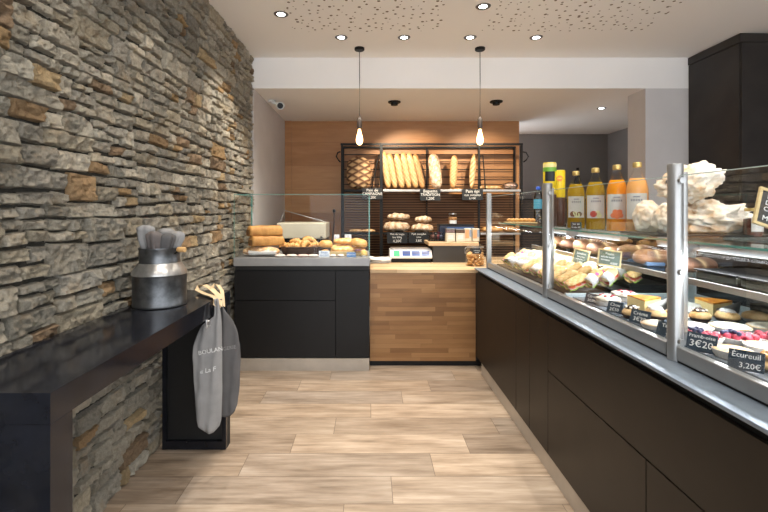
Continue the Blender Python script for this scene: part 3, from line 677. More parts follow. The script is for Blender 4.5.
brioche('round sugar topped brioche with a dark raisin beside the glass corner', (-0.105, 4.03, BZ + 0.055), 0.155, 0.12, 0.085, 6, rot=(0, R(8), R(-10)))
rs = thing('filled_bun', 'pale bun under the sugar topped brioche at the glass corner', 'bun', (-0.098, 4.02, BZ)); loaf('crust', M['cr_pale'], rs, 0.13, 0.11, 0.055, seed=9)
MB().blob((-0.01, -0.045, 0.035), (0.035, 0.012, 0.014), 0.2, 3, 2, 2).build('filling', plain('purple_filling', (0.16, 0.05, 0.08), 0.5), rs, 180)
eg = thing('small_yellow_cake', 'small yellow rounded cake at the corner of the glass case', 'cake', (-0.056, 3.93, DK + 0.001)); loaf('sponge', plain('yellow_sponge', (0.80, 0.56, 0.17), 0.7), eg, 0.052, 0.05, 0.058, seed=5, amp=0.03)
MB().lathe([(0.018, 0), (0.023, 0.018)], 24, flute=12, famp=0.04).build('paper_case', M['paper'], eg, 40)
for x, nm, sd in ((-0.335, 'pale shortbread finger between the two blue price tags, nearer the small roll', 3), (-0.262, 'pale shortbread finger between the two blue price tags, nearer the yellow cake', 4)):
    bread('shortbread_finger', nm, 'biscuit', (x, 3.915, DK + 0.001), R(4), fm, 0.068, 0.05, 0.022, seed=sd, n=14, m=12, group='shortbread fingers', part='biscuit')

# ---- tags and boards
def board(name, label, cat, loc, w, h, rz, tilt, lines, mat, frame=None, group=None, ink=None, roll_=0.0, stand=False, dpt=0.004):
    t = thing(name, label, cat, loc, 0, group, (R(-tilt), R(roll_), R(rz)))
    p = MB().box((-w / 2, 0, 0), (w / 2, dpt, h), 0.0006).build('panel', mat, t)
    for s, size, x, z in lines:
        link('lettering', text_mesh(s, size), ink or M['chalk'], p, None, (x, -0.0006, z), (R(90), 0, 0))
    if frame:
        k = frame; f = MB()
        f.box((-w / 2 - k, -0.003, -k), (w / 2 + k, dpt + 0.003, 0.0), 0.0015).box((-w / 2 - k, -0.003, h), (w / 2 + k, dpt + 0.003, h + k), 0.0015)
        f.box((-w / 2 - k, -0.003, 0.0), (-w / 2, dpt + 0.003, h), 0.0015).box((w / 2, -0.003, 0.0), (w / 2 + k, dpt + 0.003, h), 0.0015)
        f.build('wooden_frame', M['frame_wood'], t)
    return t
M['tag_white'] = plain('white_tag', (0.66, 0.72, 0.78), 0.5); M['tag_ink'] = plain('blue_ink', (0.02, 0.10, 0.32), 0.5); M['tag_blue'] = plain('blue_tag', (0.06, 0.18, 0.42), 0.5)
board('price_tag', 'white price tag with bold blue writing in front of the small pale roll', 'price tag', (-0.405, 3.885, DK + 0.001), 0.095, 0.055, 0, 14, [('PAIN', 0.026, 0, 0.038), ('AU LAIT', 0.022, 0, 0.014)], M['tag_white'], ink=M['tag_ink'])
board('price_tag', 'blue price tag standing before the golden brioches', 'price tag', (-0.165, 3.885, DK + 0.001), 0.082, 0.042, 0, 14, [('BRIOCHE', 0.018, 0, 0.022)], M['tag_blue'])
board('price_tag', 'small white price tag on a stem behind the brioche pile beside the slicer lever', 'price tag', (-0.325, 4.30, 1.10), 0.05, 0.06, 0, 8, [('2', 0.03, -0.01, 0.03)], M['tag_white'], ink=M['tag_ink']); 
board('price_tag', 'small white and blue price tag on a stem above the brioche pile', 'price tag', (-0.215, 4.30, 1.12), 0.065, 0.042, 0, 8, [('3', 0.028, 0.0, 0.02)], M['tag_white'], ink=M['tag_ink'])
for x, z in ((-0.325, 1.10), (-0.215, 1.12)):
    s = thing('tag_stem', 'thin wire stem holding the price tag ' + ('beside the slicer lever' if x < -0.3 else 'above the brioche pile'), 'tag holder', (x, 4.308, DK + 0.001))
    MB().cyl((0, 0, 0.006), (0, 0, z - DK - 0.003), 0.002, seg=8).build('wire', M['black_metal'], s); MB().cyl((0, 0, 0), (0, 0, 0.006), 0.022, seg=20).build('foot', M['black_metal'], s, 40)

# bread slicer behind
t = thing('bread_slicer', 'cream enamelled bread slicer with a lever behind the glass bread case', 'bread slicer', (-0.74, 4.95, 0))
MB().box((-0.26, -0.20, 0), (0.26, 0.22, 0.90), 0.01).build('stand', M['black_metal'], t)
MB().box((-0.25, -0.19, 0.901), (0.26, 0.22, 1.088), 0.01).build('lower_body', M['black_lam'], t)
MB().box((-0.265, -0.21, 1.089), (0.265, 0.22, 1.262), 0.012).build('cover', M['cream'], t)
MB().tube([(-0.255, -0.05, 1.27), (-0.21, -0.05, 1.395), (0.24, -0.05, 1.268)], 0.004).build('guard_rod', M['alu'], t, 60)
lv = MB().tube([(0.30, 0.05, 0.95), (0.335, 0.02, 1.25), (0.335, 0.02, 1.375)], 0.007).box((0.255, 0.035, 0.93), (0.315, 0.065, 0.96)).build('lever', M['black_metal'], t, 60)
MB().blob((0.335, 0.02, 1.39), (0.02, 0.02, 0.022), 0, 1, 0, 2).build('knob', M['black_metal'], lv, 180)
MB().box((0.205, -0.213, 1.10), (0.228, -0.2085, 1.116)).build('switch', M['black_metal'], t)

# ------------------------------------------------------------------ wooden counter
WT = 0.869
t = thing('wooden_counter', 'oak block serving counter with pale worktop between the black counters', 'counter', (0.47, 4.4, 0))
def W_(x, y, z): return (x - 0.47, y - 4.4, z)
MB().box(W_(0.0, 3.935, 0.05), W_(0.945, 3.96, 0.836)).build('front_panel', M['block'], t)
MB().box(W_(0.0, 3.962, 0.0), W_(1.70, 4.9, 0.05)).build('plinth', M['black_lam'], t)
MB().box(W_(0.0, 3.962, 0.05), W_(1.70, 4.95, 0.836)).build('body', M['tall_dark'], t)
MB().box(W_(0.0, 3.925, 0.837), W_(1.72, 5.0, WT), 0.002).build('worktop', M['pale_wood'], t)

t = thing('paper_stack', 'loose stack of white wrapping paper on the pale worktop beside the glass case', 'paper', (0.10, 4.50, WT + 0.001))
for i in range(6):
    m = MB(); rr = random.Random(i)
    m.quadgrid(lambda u, v: (-0.105 + 0.21 * u + rr.uniform(-.002, .002), -0.14 + 0.27 * v + 0.01 * math.sin(i), 0.006 * i + 0.004 + (0.022 * (u - 0.5) ** 2 * (i / 3)) + 0.006 * noise.noise(Vector((u * 4, v * 3, i)))), 14, 10)
    o = m.build('sheet', M['paper'], t, 180, None, (0, 0, R(rr.uniform(-6, 6))))
    sd = o.modifiers.new('thick', 'SOLIDIFY'); sd.thickness = 0.0025; sd.offset = 1

t = thing('weighing_scale', 'white shop scale with green and blue displays on the pale worktop', 'scale', (0.415, 4.55, WT + 0.001))
MB().box((-0.20, -0.10, 0), (0.20, 0.16, 0.040), 0.006).build('base', M['black_metal'], t)
m = MB(); pr = [(-0.125, 0.041), (-0.125, 0.062), (-0.085, 0.122), (0.15, 0.122), (0.15, 0.041)]
m.grid_rings([[(-0.212, y, z) for y, z in pr], [(0.212, y, z) for y, z in pr]]); hs = m.build('housing', M['white'], t)
bv = hs.modifiers.new('bevel', 'BEVEL'); bv.width = 0.004; bv.segments = 2
def face(x0, x1, a, b, mat, nm, prt):
    # lies on the sloped front: from (-0.125, .062) to (-0.085, .122)
    m = MB(); q = [(-0.125 + 0.040 * a, 0.062 + 0.060 * a), (-0.125 + 0.040 * b, 0.062 + 0.060 * b)]; nrm = Vector((0, -0.83, 0.555)) * 0.0025
    v = [Vector((x0, *q[0])), Vector((x1, *q[0])), Vector((x1, *q[1])), Vector((x0, *q[1]))]
    m.grid_rings([[p for p in v], [p + nrm for p in v]]); return m.build(nm, mat, prt)
face(-0.175, -0.115, 0.05, 0.9, plain('green_key', (0.02, 0.36, 0.15), 0.4), 'green_button', t)
bl = plain('blue_display', (0.012, 0.065, 0.26), 0.25); bd = plain('dark_blue_digits', (0.01, 0.03, 0.16), 0.3)
for x in (-0.088, 0.008, 0.104):
    d = face(x, x + 0.082, 0.10, 0.86, bl, 'display', t); face(x + 0.006, x + 0.076, 0.40, 0.70, bd, 'digits', d).location = (0, -0.002, 0.0014)
MB().box((-0.20, -0.07, 0.1235), (0.20, 0.15, 0.136), 0.004).build('weighing_pan', M['steel'], t)

t = thing('riser_box', 'dark grey riser box with an oak top on the pale worktop', 'riser', (0.86, 4.62, WT + 0.001))
MB().box((-0.225, -0.18, 0), (0.225, 0.18, 0.168), 0.002).build('box', plain('dark_grey_board', (0.032, 0.029, 0.025), 0.55), t)
MB().box((-0.27, -0.20, 0.169), (0.235, 0.19, 0.205), 0.004).build('oak_top', M['pale_wood'], t)
RZ = WT + 0.001 + 0.206
def tin(label, x, y, h, w, cap):
    t = thing('biscuit_tin', label, 'tin', (x, y, RZ))
    MB().box((-w / 2, -w / 2, 0), (w / 2, w / 2, h * 0.68), 0.006).build('body', M['cream_label'], t)
    MB().box((-w / 2 + 0.001, -w / 2 + 0.001, h * 0.685), (w / 2 - 0.001, w / 2 - 0.001, h * 0.93), 0.006).build('contents', cap, t)
    MB().box((-w / 2 - 0.001, -w / 2 - 0.001, h * 0.935), (w / 2 + 0.001, w / 2 + 0.001, h), 0.003).build('lid', M['alu'], t)
    MB().box((-w * 0.3, -w / 2 - 0.0015, h * 0.2), (w * 0.3, -w / 2 - 0.0003, h * 0.55)).build('label', M['white'], t)
M['cream_label'] = plain('cream_label', (0.62, 0.57, 0.45), 0.5); M['choc'] = plain('brown_biscuits', (0.10, 0.055, 0.035), 0.6, var=0.5, scale=60)
tin('cream labelled biscuit tin on the riser nearer the scale', 0.82, 4.51, 0.135, 0.088, plain('mauve_sweets', (0.20, 0.13, 0.13), 0.6, var=0.4, scale=50))
tin('cream labelled biscuit tin on the riser beside the orange packets', 0.918, 4.51, 0.130, 0.092, M['choc'])
t = thing('till_printer', 'low navy blue box behind the tins on the riser', 'box', (0.93, 4.70, RZ))
MB().box((-0.20, -0.07, 0), (0.165, 0.09, 0.165), 0.006).build('body', plain('navy_plastic', (0.006, 0.009, 0.028), 0.4), t)
MB().box((-0.12, -0.0705, 0.118), (0.165, -0.0725, 0.142)).build('blue_band', plain('blue_band', (0.04, 0.11, 0.30), 0.4), t)
MB().box((-0.205, -0.075, 0.166), (0.17, 0.095, 0.174), 0.003).build('lid', M['black_lam'], t)
def jar(name, label, loc, r, h, fill, lidm, cat='jar', lab=None):
    t = thing(name, label, cat, loc)
    MB().lathe([(r * 0.90, 0), (r, r * 0.12), (r, h * 0.72), (r * 0.82, h * 0.83), (r * 0.82, h * 0.88)], 32).build('glass_body', M['glass'], t, 40)
    MB().lathe([(r * 0.86, 0.004), (r * 0.94, r * 0.14), (r * 0.94, h * 0.62), (r * 0.5, h * 0.66)], 28).build('contents', fill, t, 60)
    MB().lathe([(r * 0.86, h * 0.885), (r * 0.88, h * 0.90), (r * 0.86, h * 0.985), (r * 0.7, h)], 32).build('lid', lidm, t, 40)
    if lab:
        m = MB(); n = 10
        rings = [[(r * 1.012 * math.cos(R(-90 + a)), r * 1.012 * math.sin(R(-90 + a)), z) for z in (h * lab[0], h * lab[1])] for a in range(-50, 51, 10)]
        m.grid_rings(rings, False, False, False); m.build('label', M['white'], t, 60)
    return t
jar('spice_jar', 'small glass jar with brown contents standing on the navy box', (0.875, 4.66, RZ + 0.175), 0.047, 0.115, plain('brown_nuts', (0.42, 0.20, 0.07), 0.6, var=0.4, scale=60), M['steel'], lab=(0.04, 0.36))
op = plain('orange_packet', (0.80, 0.36, 0.16), 0.5); gp = plain('grey_blue_band', (0.28, 0.33, 0.40), 0.5)
for x, lb in ((1.005, 'orange striped packet of biscuits on the riser nearer the tins'), (1.085, 'orange striped packet of biscuits on the riser at the glass display end')):
    t = thing('biscuit_packet', lb, 'packet', (x, 4.53, RZ)); MB().box((-0.036, -0.03, 0), (0.036, 0.03, 0.135), 0.008).build('wrapper', M['cream_label'], t)
    MB().box((-0.03, -0.032, 0.035), (0.008, -0.0302, 0.125)).build('orange_panel', op, t); MB().box((0.012, -0.032, 0.05), (0.034, -0.0302, 0.12)).build('grey_panel', gp, t)
t = thing('wire_basket', 'small dark wire basket beside the riser jars near the scale', 'basket', (0.70, 4.62, RZ))
MB().box((-0.085, -0.06, 0.0), (0.075, 0.06, 0.006)).build('bottom', M['black_metal'], t)
m = MB()
for z in (0.02, 0.045, 0.07): m.tube([(-0.085, -0.06, z), (0.075, -0.06, z), (0.075, 0.06, z), (-0.085, 0.06, z), (-0.085, -0.06, z)], 0.003, 6)
for k in range(7): m.tube([(-0.085 + 0.0266 * k, -0.06, 0.003), (-0.085 + 0.0266 * k, -0.06, 0.07)], 0.0025, 6)
m.build('wire_side', M['black_metal'], t, 60)
for i, (dx, dy, c) in enumerate(((-0.04, 0.0, (0.16, 0.07, 0.05)), (0.02, 0.01, (0.22, 0.05, 0.05)), (0.045, -0.02, (0.08, 0.09, 0.14)))):
    s = thing('wrapped_sweet', ['brown wrapped sweet', 'red wrapped sweet', 'blue wrapped sweet'][i] + ' in the dark wire basket on the riser', 'sweet', (0.70 + dx, 4.62 + dy, RZ + 0.008), R(40 * i))
    MB().blob((0, 0, 0.035), (0.026, 0.018, 0.032), 0.1, 2, i, 2).build('wrapper', plain('sweet_wrapper', c, 0.3), s, 180)
    MB().lathe([(0.003, 0.066), (0.014, 0.085)], 14, flute=5, famp=0.25).build('twist', plain('sweet_twist', c, 0.3), s, 60)

ck = thing('cookie_jar', 'large clip top glass jar of cookies with a black label on the pale worktop', 'jar', (1.005, 4.20, WT + 0.001))
MB().lathe([(0.085, 0), (0.094, 0.010), (0.094, 0.135), (0.078, 0.160), (0.076, 0.175)], 36).build('glass_body', M['glass'], ck, 40)
cl = MB().lathe([(0.080, 0.177), (0.082, 0.185), (0.072, 0.200), (0.02, 0.210)], 36).build('glass_lid', M['glass'], ck, 40)
MB().tube([(0.0785 * math.cos(a), 0.0785 * math.sin(a), 0.176) for a in [2 * math.pi * i / 32 for i in range(33)]], 0.003, 6).tube([(-0.079, 0, 0.176), (-0.10, 0, 0.165), (-0.098, 0, 0.12), (-0.0945, 0, 0.115)], 0.0025, 6).build('clip', M['steel'], ck, 60)
lb = MB().box((-0.052, -0.101, 0.122), (0.032, -0.0965, 0.165), 0.001).build('label', M['slate'], ck)
link('lettering', text_mesh('COOKIES', 0.014), M['chalk'], lb, None, (-0.010, -0.1015, 0.150), (R(90), 0, 0)); link('lettering', text_mesh('maison', 0.014), M['chalk'], lb, None, (-0.010, -0.1015, 0.134), (R(90), 0, 0))
km = [crust('cookie_a', (0.50, 0.25, 0.08), (0.74, 0.46, 0.20), scale=60), crust('cookie_b', (0.36, 0.17, 0.06), (0.62, 0.36, 0.15), scale=60)]
rd = random.Random(5); c0 = []
for k in range(2):
    q = thing('cookie', 'small golden cookie in the large clip top jar', 'cookie', (1.005, 4.20, WT + 0.03), 0, 'cookies in the large jar')
    MB().blob((0, 0, 0), (0.026, 0.024, 0.010), 0.12, 3, k, 2).build('biscuit', km[k], q, 180); c0.append(q)
for i in range(46):
    a = i * 2.4; lay = i // 9; rr = (0.060 if i % 9 else 0.01); z = WT + 0.018 + lay * 0.024 + rd.uniform(-0.003, 0.003)
    p = (1.005 + rr * math.cos(a), 4.20 + rr * math.sin(a), z); ro = (rd.uniform(-0.9, 0.9), rd.uniform(-0.9, 0.9), rd.uniform(0, 6))
    if i < 2: c0[i].location = p; c0[i].rotation_euler = ro
    else: dup(c0[i % 2], p, rot=ro)

# ------------------------------------------------------------------ bread rack on the wall
RY = 6.05
t = thing('bread_rack', 'black metal bread rack with shelves against the oak boarded wall', 'rack', (0.85, 6.2, 0))
def K(x, y, z): return (x - 0.85, y - 6.2, z)
m = MB
for x, d, y in ((-0.385, 0.028, 6.06), (0.155, 0.042, 6.06), (1.50, 0.024, 6.06), (2.085, 0.026, 6.06), (0.82, 0.018, 6.36), (-0.385, 0.022, 6.36), (2.085, 0.022, 6.36)):
    MB().box(K(x - d / 2, y - 0.02, 0), K(x + d / 2, y + 0.02, 2.29)).build('upright', M['black_metal'], t)
MB().box(K(-0.405, 6.04, 2.291), K(2.10, 6.08, 2.318)).build('top_rail', M['black_metal'], t); MB().box(K(-0.405, 6.34, 2.291), K(2.10, 6.38, 2.318)).build('top_rail', M['black_metal'], t)
for z in (2.20, 2.095, 1.985, 1.875, 1.77):
    MB().box(K(-0.37, 6.345, z - 0.0055), K(2.07, 6.36, z + 0.0055)).build('back_bar', M['black_metal'], t)
shm = plain('shelf_edge_metal', (0.42, 0.40, 0.37), 0.35, 0.6)
for x0, x1 in ((-0.366, 0.126), (0.184, 1.484), (1.516, 2.069)):
    MB().box(K(x0, 6.03, 1.652), K(x1, 6.335, 1.682), 0.002).build('shelf', shm if x0 > 0.1 else M['black_metal'], t)
    MB().box(K(x0, 6.03, 1.062), K(x1, 6.335, 1.085), 0.002).build('shelf', M['black_metal'] if x0 < 1.5 else shm, t)
    MB().box(K(x0, 6.03, 0.45), K(x1, 6.335, 0.475), 0.002).build('shelf', M['black_metal'], t)
slat = wood('dark_slat_wood', (0.065, 0.027, 0.010), (0.11, 0.047, 0.018), (0.17, 0.076, 0.03), 'X', None, 0.85)
sb = MB()
for k in range(15): sb.box(K(-0.365, 6.337, 1.10 + 0.0365 * k), K(2.065, 6.346, 1.118 + 0.0365 * k))
sb.build('slat_panel', slat, t)
sb = MB()
for k in range(15): sb.box(K(-0.365, 6.337, 0.49 + 0.0365 * k), K(2.065, 6.346, 0.514 + 0.0365 * k))
sb.build('slat_panel', slat, t)
def divider(x, dx):
    q = MB()
    q.tube([K(x, 6.06, 1.684), K(x + dx, 6.12, 2.16), K(x + dx, 6.30, 2.16), K(x, 6.33, 1.684)], 0.008, 8)
    for s in (0.3, 0.6): q.tube([K(x + dx * s, 6.06 + 0.06 * s, 1.684 + 0.476 * s), K(x + dx * s, 6.33 - 0.03 * s, 1.684 + 0.476 * s)], 0.005, 6)
    q.build('divider', M['black_metal'], t, 60)
divider(0.02, 0.10); divider(1.59, -0.02)
for x in (-0.41, 2.11):
    MB().tube([K(x, 6.06, 2.20), K(x + (0.03 if x > 0 else -0.03), 6.03, 2.19), K(x + (0.05 if x > 0 else -0.05), 6.0, 2.13), K(x + (0.02 if x > 0 else -0.02), 6.0, 2.08), K(x, 6.04, 2.06)], 0.009, 8).build('hook', M['black_metal'], t, 60)

SH = 1.683
def upright(name, label, mat, pxb, pxt, h, W, H, cat='bread', Y=6.13, group=None, lean=8, **k):
    """a long loaf standing on the upper shelf, its top resting against the rack's bars"""
    x0 = (pxb - 370) * Y / 440; x1 = (pxt - 370) * Y / 440
    t = thing(name, label, cat, (x0, Y, SH + 0.012), 0, group)
    d = Vector((x1 - x0, math.sin(R(lean)) * h, h)); q = Vector((1, 0, 0)).rotation_difference(d.normalized())
    o = loaf('crust', mat, t, h, W, H, **k)
    # crust side towards the shop: local +z turned to -Y
    X = d.normalized(); Z = Vector((0, -1, 0)); Z = (Z - X * Z.dot(X)).normalized(); Yv = Z.cross(X)
    mt = Matrix((X, Yv, Z)).transposed().to_4x4(); mt.translation = d * 0.5 - Z * H * 0.45
    o.matrix_local = mt; return t
upright('country_loaf', 'big dark oval loaf scored with a diamond pattern in the left bay of the rack', M['cr_dark'], 358.5, 358.5, 0.46, 0.33, 0.12, pw=3.6, diamond=0.17, depth=-0.014, n=64, m=64, amp=0.03, lean=10)
BL = ['pale baguette first of the leaning row, against the wide black upright', 'pale baguette second from the wide black upright', 'pale baguette third from the wide black upright', 'pale baguette fourth from the wide black upright', 'pale baguette fifth from the wide black upright', 'browner baguette last of the leaning row, next to the thick loaf']
for i, (b_, t_) in enumerate(((388.5, 383.5), (395.5, 389), (402.5, 396.5), (409.5, 403), (416.5, 409), (423, 415))):
    upright('baguette', BL[i], M['cr_pale'] if i < 5 else M['cr_mid'], b_, t_, 0.53 - 0.012 * (i % 3), 0.098, 0.072, seed=i + 1, slash=5, ang=2.0, sw=0.017, depth=0.010, pw=5, Y=6.11 + 0.055 * (i % 2), group='baguettes leaning on the upper shelf')
upright('thick_loaf', 'thick floured loaf standing alone beside the leaning baguettes', M['cr_flour'], 437.5, 433.5, 0.50, 0.165, 0.12, seed=21, slash=4, ang=1.5, sw=0.018, pw=5)
upright('twisted_loaf', 'brown twisted stick loaf standing beside the thick floured loaf', M['cr_mid'], 453, 455.5, 0.48, 0.105, 0.09, seed=22, slash=7, ang=1.2, sw=0.016, depth=0.014, pw=5)
upright('ear_shaped_loaf', 'pointed pale ear shaped loaf standing beside the black rack divider', M['cr_pale'], 471.5, 475, 0.50, 0.088, 0.08, seed=23, slash=6, ang=-1.4, sw=0.018, depth=0.012, pw=2.2)
bread('flat_baguette', 'baguette lying flat in the end bay of the upper shelf', 'bread', (1.67, 6.14, SH + 0.001), 0, M['cr_pale'], 0.34, 0.10, 0.055, seed=30, slash=4)
bb = thing('bagged_loaf', 'brown loaf in clear wrapping at the end of the upper shelf', 'bread', (1.95, 6.12, SH + 0.001)); loaf('crust', crust('pinkish_crust', (0.24, 0.10, 0.06), (0.55, 0.33, 0.22), flour=0.5, scale=30), bb, 0.20, 0.14, 0.085, seed=31, amp=0.12)
MB().blob((0, 0, 0.052), (0.108, 0.080, 0.052), 0.10, 4, 3, 3).build('wrapping', thin_glass('wrap', (0.95, 0.95, 0.95), rough=0.15, gain=2.0), bb, 180)
S2 = 1.086
def boule(label, x, y, z, L, W, H, seed, cut):
    t = thing('country_boule', label, 'bread', (x, y, z)); loaf('crust', M['cr_flour'], t, L, W, H, seed=seed, amp=0.22, slash=3, ang=0.9, sw=0.016, depth=0.012, pw=2.1); return t
boule('floured country loaf at the bottom of the pair above the scale', 0.37, 6.14, S2, 0.37, 0.20, 0.165, 41, 0)
boule('floured country loaf on top of the pair above the scale', 0.40, 6.15, S2 + 0.172, 0.32, 0.17, 0.10, 42, 0)
boule('floured country loaf at the bottom of the pair beside the wire basket', 0.73, 6.14, S2, 0.31, 0.20, 0.13, 43, 0)
boule('floured country loaf on top of the pair beside the wire basket', 0.745, 6.15, S2 + 0.138, 0.24, 0.16, 0.095, 44, 0)
for i, (x, lb) in enumerate(((-0.20, 'small pale stick loaf on the lower rack shelf nearer the slicer lever'), (-0.02, 'small pale stick loaf on the lower rack shelf nearer the wide black upright'))):
    bread('stick_loaf', lb, 'bread', (x, 6.12, S2), R(6 - 10 * i), M['cr_pale'], 0.19, 0.075, 0.05, seed=50 + i, slash=3)
sl = [('sliced_loaf', 'brown loaf on the lower rack shelf behind the glass display case', 1.70, 0.30, 'cr_gold'), ('sliced_loaf', 'paler brown loaf on the lower rack shelf near the end upright', 1.95, 0.18, 'cr_mid')]
for n_, lb, x, L_, mt in sl: bread(n_, lb, 'bread', (x, 6.13, S2), 0, M[mt], L_, 0.14, 0.09, seed=60 + int(x * 10), slash=3)
def shelf_sign(label, px0, px1, z0, z1, lines):
    x0, x1 = (px0 - 370) * 6.01 / 440, (px1 - 370) * 6.01 / 440; wd = x1 - x0
    return board('shelf_sign', label, 'sign', ((x0 + x1) / 2, 6.008, z0), wd, z1 - z0, 0, 0, [(s, sz, 0, z) for s, sz, z in lines], M['slate'], dpt=0.012)
shelf_sign('black chalk sign on the upper shelf edge below the diamond scored loaf', 362, 382.5, 1.545, 1.70, [('Pain de', 0.055, 0.125), ('CAMPAGNE', 0.052, 0.075), ('3,20\u20ac', 0.045, 0.025)])
shelf_sign('black chalk sign on the upper shelf edge below the thick floured loaf', 420, 440.5, 1.528, 1.69, [('Baguette', 0.055, 0.130), ('TRADITION', 0.050, 0.080), ('1,20\u20ac', 0.05, 0.028)])
shelf_sign('black chalk sign on the upper shelf edge below the ear shaped loaf', 462, 483, 1.535, 1.69, [('Pain \u00e9pi', 0.06, 0.120), ('aux c\u00e9r\u00e9ales', 0.045, 0.070), ('2,10\u20ac', 0.04, 0.025)])
shelf_sign('black chalk price sign below the pair of country loaves above the scale', 387, 407.5, 0.945, 1.094, [('Pain de seigle', 0.036, 0.125), ('bio 500g', 0.036, 0.082), ('4,20\u20ac', 0.05, 0.03)])
shelf_sign('black chalk price sign below the pair of country loaves beside the wire basket', 408.5, 429, 0.95, 1.095, [('Pain complet', 0.038, 0.122), ('noix', 0.036, 0.080), ('3,8\u20ac', 0.045, 0.03)])
shelf_sign('small black chalk sign on the lower shelf just behind the wire basket', 434, 444, 1.02, 1.10, [('Fougasse', 0.028, 0.052), ('2\u20ac', 0.028, 0.022)])
# ------------------------------------------------------------------ long pastry counter on the right
t = thing('pastry_counter', 'long dark brown service counter with steel ledge under the glass pastry display', 'counter', (1.35, 1.9, 0))
def Q(x, y, z): return (x - 1.35, y - 1.9, z)
MB().box(Q(0.962, 0.15, 0.10), Q(1.75, 3.915, 0.872)).build('body', M['bench_in'], t)
MB().box(Q(0.950, 0.15, 0.0), Q(1.74, 3.75, 0.099), 0.002).build('plinth', M['plinth'], t)
gp = 0.0022
for y0, y1, z0, z1 in ((2.845, 3.917, 0.104, 0.842), (2.605, 2.845, 0.104, 0.842), (2.335, 2.605, 0.104, 0.842), (1.505, 2.335, 0.104, 0.545), (0.70, 1.505, 0.104, 0.545), (0.15, 0.70, 0.104, 0.545), (0.15, 2.335, 0.551, 0.842)):
    MB().box(Q(0.944, y0 + gp, z0), Q(0.9618, y1 - gp, z1), 0.0008).build('front_panel', M['brown_lam'], t)
MB().box(Q(0.928, 0.15, 0.8735), Q(1.76, 3.918, 0.886), 0.002).build('ledge', plain('steel_blue_sheen', (0.20, 0.245, 0.30), 0.42, 0.35, scale=30), t)  # bluish daylight reflection is mixed into the steel's base colour

# the glass display standing on it
t = thing('glass_display_case', 'aluminium framed glass display case for pastries and sandwiches on the dark counter', 'display case', (1.35, 1.9, 0.887))
def V(x, y, z): return (x - 1.35, y - 1.9, z - 0.887)
DZ = 0.926
for y, r in ((2.60, 0.028), (1.51, 0.024), (0.42, 0.024)):
    p = MB().lathe([(r, 0.8872), (r, 1.553), (r * 0.9, 1.558)], 32, c=V(1.048, y, 0.887)[:2] + (-0.887,)).build('post', M['alu'], t, 40)
    q = MB()
    for z in (1.50, 1.19, 0.955): q.cyl(V(1.048, y + r, z), V(1.048, y + r + 0.012, z), 0.010, seg=12).cyl(V(1.048, y - r, z), V(1.048, y - r - 0.012, z), 0.010, seg=12)
    q.box(V(1.062, y - r * 0.6, 0.94), V(1.082, y + r * 0.6, 1.53), 0.003).build('clamp_rail', M['alu'], p, 40)
MB().box(V(1.026, 3.86, 0.8872), V(1.066, 3.895, 1.55), 0.004).build('end_post', M['alu'], t)
SPAN = [(2.632, 3.857), (1.538, 2.568), (0.45, 1.482)]
for a, b in SPAN:
    r = MB().box(V(1.032, a, 0.894), V(1.062, b, 0.940), 0.004).build('bottom_rail', M['alu'], t)
    MB().box(V(1.036, a, 0.8873), V(1.058, b, 0.8938)).build('gasket', M['black_metal'], r)
    g_ = MB().box(V(1.044, a, 0.9405), V(1.050, b, 1.515)).build('front_pane', M['glass'], t)
    MB().box(V(1.0435, a, 1.5155), V(1.0505, b, 1.518)).build('glass_edge', plain('pale_glass_edge', (0.45, 0.55, 0.52), 0.2), g_)
MB().box(V(1.064, 3.872, 0.94), V(1.70, 3.880, 1.28)).build('end_pane', M['glass'], t)
deckm = plain('deck_steel', (0.50, 0.54, 0.57), 0.28, 0.6, scale=20)
MB().box(V(1.064, 0.3, 0.8873), V(1.745, 3.87, DZ), 0.002).build('deck', deckm, t)
sh = MB().box(V(1.13, 0.3, 1.2825), V(1.63, 3.86, 1.2895)).build('top_shelf', thin_glass('shelf_glass', (0.93, 0.965, 0.955), gain=0.4), t)
MB().box(V(1.1245, 0.3, 1.2823), V(1.1298, 3.86, 1.2897)).build('glass_edge', M['glass_edge'], sh)
ms = MB().box(V(1.425, 0.3, 1.088), V(1.715, 3.86, 1.096)).build('middle_shelf', thin_glass('shelf_glass_b', (0.93, 0.965, 0.955), gain=0.4), t)
MB().box(V(1.417, 0.3, 1.070), V(1.4245, 3.86, 1.098), 0.001).build('shelf_edge', plain('pale_edge', (0.30, 0.29, 0.27), 0.4, 0.2), ms)
pv = MB().box(V(1.066, 2.398, 0.928), V(1.715, 2.404, 1.08)).build('divider_pane', M['glass'], t)
MB().box(V(1.066, 2.390, 0.9265), V(1.715, 2.412, 0.945)).build('divider_foot', plain('pale_blue_plastic', (0.46, 0.56, 0.60), 0.4), pv)
for y in (3.84, 2.36, 0.9): MB().box(V(1.72, y - 0.02, DZ), V(1.745, y + 0.02, 1.28), 0.002).build('rear_post', plain('blue_grey_frame', (0.42, 0.50, 0.54), 0.4, 0.3), t)
rf = bpy.data.materials['blue_grey_frame']
for z0, z1 in ((DZ + 0.001, 0.955), (1.255, 1.28)): MB().box(V(1.722, 0.3, z0), V(1.743, 3.86, z1), 0.002).build('rear_rail', rf, t)
for a, b in ((0.93, 2.33), (2.39, 3.81)): MB().box(V(1.728, a, 0.956), V(1.736, b, 1.254)).build('rear_dark_panel', plain('dim_view_panel', (0.018, 0.016, 0.014), 0.12), t)  # opaque dark panels added to stand for the dim view behind the case
MB().box(V(1.665, 0.4, DZ + 0.001), V(1.70, 1.93, 0.995), 0.004).build('rear_ledge', M['black_lam'], t)
q = MB()
